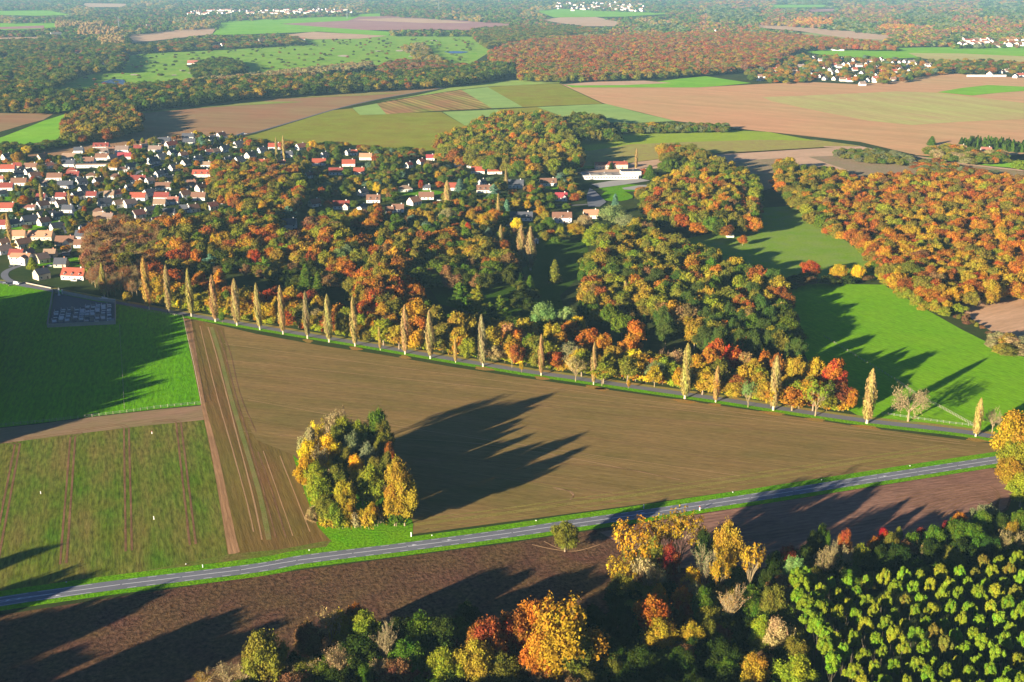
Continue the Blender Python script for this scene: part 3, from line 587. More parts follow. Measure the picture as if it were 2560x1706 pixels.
# tramlines left by the tractor in the crop field: pairs of wheel ruts
RUT = field_mat('wheel_rut', (.13, .07, .035), (.20, .11, .055), 10, 1, .5)
for (a, b) in (((44, 1110), (-12, 1400)), ((182, 1092), (158, 1410)), ((316, 1072), (322, 1378)), ((446, 1056), (482, 1362))):
    p = P(*a); q = P(*b); L = [p+(q-p)*t for t in np.linspace(0, 1, 24)]
    for k in (-1.1, 1.1): ribbon('wheel_rut', offs(L, k), -.42, .42, .05, RUT, wob=.2)
for (pts) in ([(44, 1112), (20, 1106), (-40, 1112)], [(182, 1092), (200, 1082), (150, 1087), (60, 1098)], [(316, 1072), (300, 1063), (240, 1070), (180, 1078)], [(446, 1056), (430, 1051), (380, 1055)]):
    L = smooth_line([P(*q) for q in pts], 6)
    for k in (-.9, .9): ribbon('wheel_rut', offs(L, k), -.25, .25, .056, RUT, wob=.15)
GRASSY = field_mat('grass_rut', (.13, .15, .035), (.17, .14, .05), 12, 1, .4); LIGHTR = field_mat('light_rut', (.34, .21, .11), (.30, .18, .09), 12, 1, .3)
def rut(pts, w_, m, z): ribbon('wheel_rut', smooth_line([P(*q) for q in pts], 6), -w_, w_, z, m, wob=.2)
rut([(528, 818), (548, 880), (575, 985), (612, 1110), (650, 1240), (672, 1350)], 1.0, GRASSY, .052)
rut([(540, 822), (562, 885), (588, 985), (625, 1110), (662, 1240), (690, 1345)], .25, RUT, .056)
rut([(520, 818), (540, 885), (566, 985), (598, 1110), (632, 1240), (655, 1350)], .3, LIGHTR, .054)
rut([(552, 825), (575, 880), (600, 985), (640, 1080)], .2, RUT, .053); rut([(500, 815), (520, 900), (545, 1000), (580, 1120), (618, 1260), (634, 1330)], .25, LIGHTR, .055)
rut([(645, 1130), (680, 1230), (715, 1345)], .25, RUT, .055); rut([(658, 1128), (692, 1225), (732, 1340)], .2, LIGHTR, .055); rut([(700, 1140), (735, 1230), (775, 1330)], .2, LIGHTR, .053)
for k, (a, b, c) in enumerate([((600, 965), (1100, 1035), (1900, 1165)), ((620, 1000), (1050, 1075), (1850, 1190)), ((560, 930), (1300, 1010), (2300, 1120)), ((600, 905), (1400, 990), (2440, 1115)), ((1080, 1190), (1300, 1200), (1560, 1240)), ((560, 860), (1300, 960), (2400, 1105)), ((1040, 1150), (1500, 1165), (1750, 1215)), ((700, 1090), (1200, 1110), (1700, 1200))]):
    rut([a, b, c], .18, LIGHTR if k % 2 else RUT, .05)
for k in range(9):                                       # curved plough marks at the right end of the ploughed field
    rut([(2240+k*14, 1245+k*6), (2380+k*8, 1216+k*4), (2470+k*3, 1214+k*8), (2500-k*2, 1245+k*6), (2470-k*8, 1285)], .22, RUT, .07)
rut([(1330, 1362), (1385, 1374), (1440, 1378), (1500, 1362)], .25, LIGHTR, .05); rut([(1360, 1354), (1400, 1372), (1440, 1373)], .2, LIGHTR, .052)
for k in range(4): rut([(1380+k*3, 1218+k*2), (1415+k*4, 1226+k), (1432+k*1, 1240), (1424+k, 1250)], .12, LIGHTR, .05)
# ------------------------------------------------------------------ houses
WALLM = [plain_mat('white_render', (.76, .73, .66), .85, .2, .06, .3), plain_mat('cream_render', (.62, .53, .38), .85, .2, .08, .3)]
def roof_mat(n, c):
    k = NT(n); g = k.n('ShaderNodeTexCoord').outputs['Object']; h = k.n('ShaderNodeHueSaturation'); h.inputs['Color'].default_value = (*c, 1)
    v = k.math('ADD', .75, k.math('MULTIPLY', k.noise(g, 2.5, 4, .7), .5)); k.l(v, h.inputs['Value']); return k.finish(h.outputs[0], .7, .25)
RC = dict(slate=(.075, .08, .10), brown=(.20, .105, .07), red=(.31, .075, .045), tan=(.28, .19, .13), pinkgrey=(.22, .16, .135), darkred=(.22, .05, .04), salmon=(.42, .22, .13), crimson=(.30, .05, .06), pinkred=(.30, .12, .09), flat=(.30, .27, .24))
RN = dict(slate='slate', brown='brown', red='red', tan='tan', pinkgrey='grey-brown', darkred='dark-red', salmon='salmon', crimson='crimson', pinkred='pink', flat='grey')
RM = {k: roof_mat('roof_'+k, c) for k, c in RC.items()}
GLASS = plain_mat('window_glass', (.03, .04, .06), .15, .6, .1); FRAME = plain_mat('frame_white', (.78, .78, .76)); BRICK = plain_mat('brick', (.42, .20, .13), .9, .1, .2, 2); DOOR = plain_mat('door', (.16, .10, .07), .6, .2)
def win_mesh(w_, h):
    m = MB(); m.box(-w_/2-.1, w_/2+.1, -.05, .0, -h/2-.1, h/2+.1, 0); return m.build('window', FRAME)
def pane_mesh(w_, h):
    m = MB(); m.box(-w_/2, w_/2, -.09, -.03, -h/2, h/2, 0); return m.build('pane', GLASS)
WINM = win_mesh(1.1, 1.3); PANM = pane_mesh(1.0, 1.2)
mdo = MB(); mdo.box(-.5, .5, -.09, 0, 0, 2.1); DOORM = mdo.build('door', DOOR)
def gable_block(L, W, e, pitch, hip=False):
    """walls with gables and a two-slope (or hipped) tiled roof that overhangs them"""
    rise = W/2*pitch; wl = MB()
    V = [(-L/2, -W/2, 0), (L/2, -W/2, 0), (L/2, W/2, 0), (-L/2, W/2, 0), (-L/2, -W/2, e), (L/2, -W/2, e), (L/2, W/2, e), (-L/2, W/2, e), (-L/2, 0, e+rise), (L/2, 0, e+rise)]
    if hip: wl.add(V[:8], [(0, 1, 5, 4), (2, 3, 7, 6), (1, 2, 6, 5), (3, 0, 4, 7), (4, 5, 6, 7)])
    else: wl.add(V, [(0, 1, 5, 4), (2, 3, 7, 6), (1, 2, 6, 9, 5), (3, 0, 4, 8, 7)])
    rf = MB(); o = .35; g = .3 if not hip else o; t = .18; ze = e-o*pitch+.03; zr = e+rise+.05
    if hip:
        hr = max(L/2-W/2, .4)
        A = [(-L/2-o, -W/2-o, ze), (L/2+o, -W/2-o, ze), (L/2+o, W/2+o, ze), (-L/2-o, W/2+o, ze), (-hr, 0, zr), (hr, 0, zr)]
        rf.add(A, [(0, 1, 5, 4), (1, 2, 5), (2, 3, 4, 5), (3, 0, 4), (3, 2, 1, 0)])
    else:
        for s in (-1, 1):
            B = [(-L/2-g, s*(W/2+o), ze), (L/2+g, s*(W/2+o), ze), (L/2+g, 0, zr), (-L/2-g, 0, zr)]
            Tt = [(x, y, z+t) for x, y, z in B]; rf.add(B+Tt, [(0, 1, 2, 3), (7, 6, 5, 4), (0, 4, 5, 1), (1, 5, 6, 2), (2, 6, 7, 3), (3, 7, 4, 0)] if s > 0 else [(3, 2, 1, 0), (4, 5, 6, 7), (1, 5, 4, 0), (2, 6, 5, 1), (3, 7, 6, 2), (0, 4, 7, 3)])
    return wl, rf, rise
def put(name, me, par, loc, rz=0): return link(name, me, par, loc, rz)
def house(px, py, L, W, rot, rc, eave=3.2, pitch=.95, hip=False, dorm=0, wall=0, detail=2, zone='', extra='', lab=None, gw=False, R=2.5):
    p = P(px, py, R); e = link('house', None, None, (p[0], p[1], 0), rot)
    wl, rf, rise = gable_block(L, W, eave, pitch, hip)
    wobj = put('wall', wl.build('wall', WALLM[wall]), e, (0, 0, 0)); robj = put('roof', rf.build('roof', RM[rc]), e, (0, 0, 0))
    if detail >= 1:
        c = MB(); c.box(-.4, .4, -.3, .3, eave+rise*.4, eave+rise+1.1); put('chimney', c.build('chimney', BRICK if wall else WALLM[0]), robj, (L*.3, .1, 0))
    if detail >= 2:
        nw = max(2, int(L/3.6)); xs = [(-L/2+(k+.5)*L/nw) for k in range(nw)]; di = nw//2
        for k, x in enumerate(xs):
            if k == di: put('door', DOORM, e, (x, -W/2-.01, 0.05)); continue
            f = put('window', WINM, e, (x, -W/2-.01, 1.7)); put('pane', PANM, f, (0, 0, 0))
            if eave > 4.5: f = put('window', WINM, e, (x, -W/2-.01, 4.4)); put('pane', PANM, f, (0, 0, 0))
        if not hip:
            f = put('window', WINM, e, (-L/2-.01, 0, eave+.4), -PI/2); put('pane', PANM, f, (0, 0, 0))
        for k in range(dorm):
            x = (-L/2+(k+.5)*L/dorm); d = MB(); zz = eave+.25; yy = -W/2+.35
            d.box(-.65, .65, yy, yy+1.6, zz, zz+1.5); ob = put('dormer', d.build('dormer', WALLM[0]), e, (x, 0, 0))
            r2 = MB(); r2.add([(-.85, yy-.2, zz+1.45), (0, yy-.2, zz+2.2), (.85, yy-.2, zz+1.45), (-.85, yy+2.4, zz+1.45), (0, yy+2.4, zz+2.2), (.85, yy+2.4, zz+1.45)], [(0, 2, 1), (3, 4, 5), (0, 1, 4, 3), (1, 2, 5, 4), (0, 3, 5, 2)]); put('dormer_roof', r2.build('dormer_roof', RM[rc]), ob, (0, 0, 0))
            f = put('pane', PANM, ob, (0, yy-.0, zz+.75))
    if gw:                                                # front gable wing facing the camera
        g1, g2, rr = gable_block(5.5, 5.5, eave, pitch); q = put('wing', g1.build('wing', WALLM[wall]), e, (L*.22, -W/2-.6, 0), PI/2); put('wing_roof', g2.build('wing_roof', RM[rc]), q, (0, 0, .03))
        f = put('window', WINM, q, (-2.76, 0, 1.8), -PI/2); put('pane', PANM, f, (0, 0, 0))
    k = FPX/dist(p); BLOCK.append((px, py-2, max(L, W)*.5*k, (eave+rise)*.62*k))
    HOUSES.append(dict(o=e, rc=rc, px=px, py=py, zone=zone, L=L, hip=hip, dorm=dorm, extra=extra, lab=lab, wall=wall, kind='G' if rot > .4 else 'F')); return e
def crop_houses(rows, ox, oy, sc, zone):
    for r in rows:
        u, v, w_, t, rc = r[:5]; kw = r[5] if len(r) > 5 else {}
        px = ox+u/sc; py = oy+v/sc-3; k = pxm(px, py)
        if t == 'F': L = w_/sc/k*.95; W = min(8.8, L*.75); rot = math.radians(rnd.uniform(-4, 6)); hip = False; L = L if (kw.get('dorm') or kw.get('wall') or rc == 'salmon') else min(L, 15.5)
        elif t == 'H': L = w_/sc/k*.8; W = L*.8; rot = math.radians(20); hip = True
        else: L = w_/sc/k*.80; W = w_/sc/k*.62; rot = math.radians(rnd.uniform(42, 58)); hip = False
        L = min(max(L, 7.5), 24); W = min(max(W, 6.5), 9.5)
        house(px, py, L, W, rot, rc, zone=zone(px, py) if callable(zone) else zone, hip=hip, pitch=kw.pop('pitch', .62 if hip else .95), **kw)
def vz(px, py):
    if px < 560:
        if py < 395: return 'the village top'
        if py < 450: return 'the village middle'
        if py < 520: return 'the lower village'
        return 'the village end'
    if py < 425: return 'the top row'
    return 'the garden quarter'
SC5 = 5.227
crop_houses([(90,400,130,'G','slate'),(560,410,150,'G','brown',dict(wall=1)),(905,400,200,'F','tan',dict(wall=0)),(1325,262,190,'F','darkred',dict(dorm=3)),(1330,330,185,'F','pinkgrey'),(1340,405,180,'F','brown'),(1150,452,190,'F','brown'),
 (1600,322,190,'F','pinkgrey',dict(eave=5)),(1630,392,170,'F','crimson'),(1030,315,110,'F','slate'),(2030,300,190,'F','pinkgrey'),(2150,190,185,'F','slate'),(2240,245,190,'G','red'),(2000,455,170,'G','slate'),(2110,400,130,'G','slate'),(2255,350,130,'G','slate'),
 (110,552,200,'F','red'),(240,622,130,'G','slate'),(375,590,110,'G','slate'),(410,532,160,'F','brown'),(650,512,110,'G','pinkred'),(890,490,200,'F','slate'),(940,572,140,'H','red'),(960,642,160,'F','darkred',dict(dorm=1)),(1195,640,150,'H','brown'),(1510,650,145,'H','brown'),
 (1605,560,130,'H','brown'),(1720,530,150,'G','slate'),(1290,720,150,'G','brown'),(2080,622,125,'G','slate'),(1810,695,200,'F','darkred',dict(gw=True)),(1705,800,140,'G','slate'),(2140,790,200,'F','brown'),(720,665,185,'F','brown'),(860,770,230,'F','slate'),(255,732,240,'F','brown'),
 (80,795,180,'F','darkred'),(30,880,115,'G','slate'),(10,690,70,'F','pinkred'),(110,1062,230,'F','red'),(360,1045,190,'F','pinkred',dict(eave=2.4,pitch=.4)),(390,1235,220,'G','slate'),(790,1010,140,'G','brown'),(1010,912,165,'G','slate'),(1100,832,150,'G','slate'),
 (1370,1000,185,'G','slate'),(1540,880,150,'G','pinkred'),(1810,925,230,'F','red'),(2120,922,190,'F','darkred'),(2265,975,140,'F','pinkred'),(1285,1105,155,'H','brown'),(1305,1180,150,'F','tan'),(1130,1330,180,'G','slate'),(1810,1150,180,'G','pinkred'),(1600,1255,180,'F','brown',dict(eave=2.8,pitch=.4)),
 (1820,1235,165,'F','brown',dict(eave=2.8,pitch=.4)),(540,1435,300,'F','salmon',dict(wall=1,dorm=2)),(250,1425,160,'F','salmon',dict(wall=1)),(50,1525,130,'G','salmon',dict(wall=1)),(860,1505,230,'F','brown',dict(gw=True,wall=1)),(1090,1430,180,'F','slate'),(665,965,85,'F','slate',dict(eave=2.2)),(1160,1520,70,'G','brown')], 0, 320, SC5, vz)
crop_houses([(370,135,150,'F','slate'),(385,205,170,'F','slate'),(800,125,140,'G','pinkred'),(1030,240,150,'G','slate'),(850,300,150,'G','slate'),(690,155,110,'G','slate'),(1500,265,210,'F','red'),(1840,272,150,'G','pinkred'),(1330,312,120,'G','slate'),(1180,382,150,'G','brown'),
 (1040,442,145,'G','slate'),(1325,482,135,'F','red'),(1590,482,100,'F','red'),(1660,372,150,'F','slate'),(2080,472,250,'F','red'),(2150,372,100,'G','slate'),(500,422,125,'G','slate'),(345,482,145,'G','brown'),(190,542,150,'G','slate'),(40,612,120,'G','slate'),(550,622,235,'F','red',dict(dorm=3)),
 (535,805,150,'G','brown'),(510,922,185,'F','brown'),(680,1042,155,'G','pinkred'),(640,335,110,'G','pinkred'),(2020,1005,170,'G','darkred'),(1690,1310,190,'F','slate',dict(eave=5.5)),(1940,640,85,'G','darkred')], 400, 320, SC5, vz)
crop_houses([(375,485,170,'F','red'),(600,402,165,'F','salmon'),(375,342,70,'G','slate'),(450,345,80,'F','red'),(210,595,200,'F','darkred'),(510,592,140,'F','red'),(1320,462,110,'G','red'),(1160,505,70,'G','maroon' if 0 else 'darkred'),(1440,410,110,'F','crimson'),(1815,492,85,'G','tan'),(1985,505,140,'F','red'),(2065,580,180,'F','red'),
 (1110,812,210,'H','tan'),(560,862,150,'G','slate'),(700,955,180,'F','brown',dict(dorm=2)),(280,1035,215,'F','darkred',dict(gw=True)),(552,1052,90,'G','slate',dict(eave=2.4)),(1020,1075,155,'F','brown'),(910,1085,100,'F','brown',dict(eave=2.4)),(1230,982,190,'G','salmon'),(1390,910,200,'F','brown',dict(eave=2.6)),
 (1760,795,180,'F','red'),(2150,825,210,'F','brown',dict(dorm=3)),(2120,735,105,'G','slate'),(1395,792,70,'F','slate',dict(eave=2.2))], 800, 320, SC5, vz)
crop_houses([(190,585,240,'F','red'),(470,765,230,'F','slate',dict(eave=4)),(890,735,220,'F','brown',dict(dorm=2)),(1060,925,160,'F','crimson',dict(gw=True)),(540,1185,300,'F','slate',dict(dorm=2)),(1070,1212,260,'F','brown',dict(dorm=1,eave=4.8)),(1450,1155,200,'F','salmon'),(1840,1560,110,'G','slate'),(700,1478,110,'F','flat',dict(eave=2.4,pitch=.1))], 1200, 320, SC5, vz)
_r = random.Random(77); _n = 0
VP = [(0, 400), (120, 395), (300, 372), (430, 350), (545, 345), (600, 362), (600, 395), (530, 415), (515, 520), (440, 545), (330, 590), (260, 640), (160, 690), (0, 640)]
for _ in range(6000):
    x = _r.uniform(0, 600); y = _r.uniform(350, 690)
    if _n >= 58 or not inpoly(np.array([x]), np.array([y]), VP)[0] or not clear(x, y, 5.5): continue
    if min(abs(x-q[0])+abs(y-q[1])*2 for q in [(165, 620), (169, 580), (185, 530), (215, 503), (250, 482), (290, 462), (330, 440), (380, 418), (440, 396), (500, 372), (165, 600), (172, 555), (200, 515)]) < 26: continue
    house(x, y, _r.uniform(8.5, 11.5), _r.uniform(7, 8.2), math.radians(_r.choice([2, 48, 52, 46, -3])), _r.choice(['slate', 'brown', 'brown', 'pinkgrey', 'slate', 'darkred', 'tan']), eave=_r.uniform(2.6, 3.6), zone=vz(x, y), wall=_r.choice([0, 0, 1])); _n += 1
# the three houses by the cemetery
house(188, 690, 17, 9, math.radians(-8), 'red', eave=3.4, pitch=1.0, dorm=3, lab='white house with a bright red roof and three dormers opposite the cemetery', R=2)
house(104, 690, 9, 8.5, math.radians(50), 'slate', eave=4.2, pitch=.8, lab='beige gabled house with a black slate roof by the bend above the cemetery', R=2, wall=1)
house(55, 652, 15, 8, math.radians(-5), 'salmon', eave=5.4, pitch=.6, gw=True, lab='two-storey white house with a salmon roof left of the cemetery road', R=2)
house(1825, 590, 6, 4.5, math.radians(-2), 'flat', eave=2.6, pitch=.08, detail=0, lab='small white field shelter with a dark opening at the wood edge on the meadow', R=1)
house(2400, 372, 15, 8, math.radians(12), 'salmon', eave=3, lab='farmhouse with a salmon roof in the garden below the long conifer hedge', R=2)
house(2465, 377, 12, 7, math.radians(-10), 'pinkred', eave=3, lab='low farm building half hidden by trees below the long conifer hedge', R=2)
# school: long low block, taller white block, hall with a red roof
def school():
    p = P(1528, 446, 1.5); e = link('school', None, None, (p[0], p[1], 0), math.radians(3))
    tag(e, 'long low white school with a flat roof and a strip of many windows', 'school')
    b = MB(); b.box(-29, 29, 0, 22, 0, 3.8); put('wall', b.build('wall', WALLM[0]), e, (0, 0, 0))
    r = MB(); r.box(-29.6, 29.6, -.8, 22.6, 3.8, 4.2); r.box(-20, -12, 6, 14, 4.2, 4.6); r.box(-8, 2, 8, 14, 4.2, 4.7); ro = put('roof', r.build('roof', RM['flat']), e, (0, 0, 0))
    c = MB(); c.box(-29.7, 29.7, -.95, -.8, 3.7, 4.5); c.box(-29.9, -29.6, -.8, 22.7, 3.7, 4.5); c.box(-5, -4.4, -.8, 22, 4.2, 4.6); c.box(-22, -21.4, -.8, 22, 4.2, 4.6); put('roof_edge', c.build('roof_edge', FRAME), ro, (0, 0, 0))
    for k in range(18): f = put('window', WINM, e, (-26+k*3.05, -.01, 2.2)); put('pane', PANM, f, (0, 0, 0)); f.scale = (1.5, 1, 1.2)
    t = MB(); t.box(12, 33, 6, 20, 0, 7.4); put('upper_block', t.build('upper_block', WALLM[0]), e, (0, .01, 0))
    t = MB(); t.box(11.6, 33.4, 5.6, 20.4, 7.4, 7.9); t.box(24, 26, 11, 13, 7.9, 9); put('upper_roof', t.build('upper_roof', RM['slate']), e, (0, .01, 0))
    for k in range(5): f = put('window', WINM, e, (15+k*3.6, 5.98, 5.6)); put('pane', PANM, f, (0, 0, 0))
    BLOCK.append((1530, 437, 88, 16))
school()
house(1508, 417, 19, 11, math.radians(4), 'red', eave=4.6, pitch=.5, wall=1, lab='cream hall with a bright red roof, left half of the pair behind the school', R=2)
house(1550, 416, 16, 11, math.radians(4), 'red', eave=4.6, pitch=.5, wall=1, lab='cream hall with a bright red roof, right half of the pair behind the school', R=2)
hb = P(228, 417, 1.5); eb = link('community_building', None, None, (hb[0], hb[1], 0), math.radians(4)); tag(eb, 'long low white building with a tan flat roof in the middle of the village', 'building')
b = MB(); b.box(-17, 17, 0, 9, 0, 3.6); put('wall', b.build('wall', WALLM[0]), eb, (0, 0, 0)); b = MB(); b.box(-17.5, 17.5, -.5, 9.5, 3.6, 4.0); put('roof', b.build('roof', RM['tan']), eb, (0, 0, 0))
for k in range(11): f = put('window', WINM, eb, (-15.5+k*3.1, -.01, 1.9)); put('pane', PANM, f, (0, 0, 0))
BLOCK.append((228, 413, 38, 9))
# right-hand village, farms and the first far houses
CR = [(2180,196,1),(2105,150+0,1)]
rv = [(480,700),(520,720),(585,668),(640,655),(570,640),(610,720),(60,640),(240,665),(395,670),(520,630),(650,610),(760,620),(790,640),(740,590),(860,670),(900,590),(990,690),(1000,620),(980,720),(1060,560),(1140,580),(1200,575),(1210,640),(1280,600),(1290,650),(1310,570),(680,730),(745,735),(860,770),(915,735),(980,740),
 (810,705),(1140,730),(420,530),(480,550),(680,540),(780,550),(1440,580),(1480,610),(1020,660),(830,600),(700,590),(1030,540),(1250,565),(1350,590),(1150,655),(300,610),(-60,700),(-10,625),(-70,725),(1700,640),(2130,660),(2260,700),(2180,650),(2300,690),(1460,600),(930,560),(600,600)]
rcs = ['red', 'pinkred', 'brown', 'salmon', 'tan', 'pinkgrey', 'pinkred', 'slate']
def rzone(px, py): return 'the right village' if px < 2290 else 'the right hamlet'
for i, (u, v) in enumerate(rv):
    px = 1920+u/3.647; py = v/3.647; k = pxm(px, py)
    house(px, py, rnd.uniform(11, 16), rnd.uniform(8, 10), math.radians(rnd.choice([5, 48, 52, -6, 50])), rcs[(i*5+i//3) % 8], detail=1, eave=3.6, zone=rzone(px, py))
b = P(2475, 190, 1); eb = link('farm_building', None, None, (b[0], b[1], 0), 0); tag(eb, 'large white farm with long white walls at the right edge beyond the brown field', 'farm')
wl, rf, _r = gable_block(26, 12, 6, .8); q = put('wall', wl.build('wall', WALLM[0]), eb, (0, 0, 0), math.radians(60)); put('roof', rf.build('roof', RM['salmon']), eb, (0, 0, 0), math.radians(60)); b = MB(); b.box(-55, 30, -12, -11.4, 0, 4); put('courtyard_wall', b.build('courtyard_wall', WALLM[0]), eb, (0, 0, 0))
fh = [(487,160,34,'pinkred'),(313,131,16,'slate'),(352,132,12,'slate'),(390,127,20,'red'),(248,146,16,'salmon'),(258,165,16,'slate'),(12,147,16,'tan'),(32,196,12,'slate'),(140,87,40,'flat'),(372,66,22,'pinkred'),(110,130,14,'tan'),(160,132,18,'pinkred'),(190,133,16,'red'),(200,134,18,'pinkred'),
 (490,118,18,'salmon'),(540,112,22,'pinkred'),(560,114,20,'pinkred'),(600,108,16,'red'),(630,106,18,'pinkred'),(655,104,30,'tan'),(690,104,22,'red'),(755,100,22,'brown'),(1385,77,16,'red'),(1320,77,20,'pinkred'),(1790,78,12,'slate'),(270,152,14,'salmon'),(125,205,6,'slate'),(60,155,14,'slate')]
for (x, y, L, rc) in fh: house(x, y, L, min(L*.6, 14), math.radians(rnd.choice([3, 45, 50])), rc, detail=0, eave=4.5, zone='the golf surroundings')
tw = MB(); tr_ = MB()
for (x0, x1, y0, y1, n) in ((470, 880, 20, 42, 90), (1390, 1610, 6, 28, 66), (2400, 2560, 100, 117, 30)):
    for i in range(n):
        x = rnd.uniform(x0, x1); y = rnd.uniform(y0, y1) if n != 90 else 30+(x-640)*-.012+rnd.uniform(-5, 5)
        p = P(x, y, 3); L_ = rnd.uniform(18, 26); wl, rf, _r2 = gable_block(L_, L_*.6, 7, .6); a = math.radians(rnd.choice([5, 45, 52, -8])); ca, sa = math.cos(a), math.sin(a); mi = rnd.randrange(4)
        for src, dst in ((wl, tw), (rf, tw)):
            dst.add([(p[0]+v[0]*ca-v[1]*sa, p[1]+v[0]*sa+v[1]*ca, v[2]) for v in src.V], src.F, 0 if src is wl else 1+mi)
        BLOCK.append((x, y-2, L_*.5*FPX/dist(p), 3))
tag(link('distant_houses', tw.build('distant_houses', [WALLM[0], RM['red'], RM['pinkred'], RM['salmon'], RM['brown']])), 'far towns of small white houses with red roofs near the top of the picture', 'houses', kind='stuff')
def label_all(items, head, cat, setter):
    """items that share a description and a zone are singled out by their order from the left in it"""
    grp = {}
    for it in items: grp.setdefault((it['desc'], it['zone']), []).append(it)
    for (d, z), L in grp.items():
        L.sort(key=lambda q: q['px']); n = len(L); parts = max(1, -(-n//20)) if n > 26 else 1
        pn = {1: [''], 2: ['the left half of ', 'the right half of '], 3: ['the left third of ', 'the middle third of ', 'the right third of ']}.get(parts, ['the %s of ' % w_ for w_ in ('far left', 'left', 'left centre', 'right centre', 'right', 'far right')][:parts] if parts <= 6 else None)
        for i, it in enumerate(L):
            if n == 1: s = f'only {d} in {z}'
            elif pn is None: s = f'{d} in {z}'
            else:
                size = -(-n//parts); b = i//size; s = f'{ORD[i-b*size+1]} {d} from the left in {pn[b]}{z}'
            setter(it, ' '.join(s.split()[:16]), f'{d}s in {z}' if n > 1 else None)
            if len(s.split()) > 16: print('LONG', s)
def finish_houses():
    for h in HOUSES:
        w_ = 'white' if not h['wall'] else 'cream'
        h['desc'] = f"{w_} {'hip' if h['hip'] else 'gabled' if h['kind']=='G' else 'long'} house with {RN[h['rc']]} roof"
    for h in HOUSES:
        if h['lab']: tag(h['o'], h['lab'], 'shed' if 'shelter' in h['lab'] else 'house')
    def st(it, s, g): tag(it['o'], s, 'house', 'houses of '+it['zone'].replace('the ', '', 1))
    label_all([h for h in HOUSES if not h['lab']], '', 'house', st)
finish_houses()
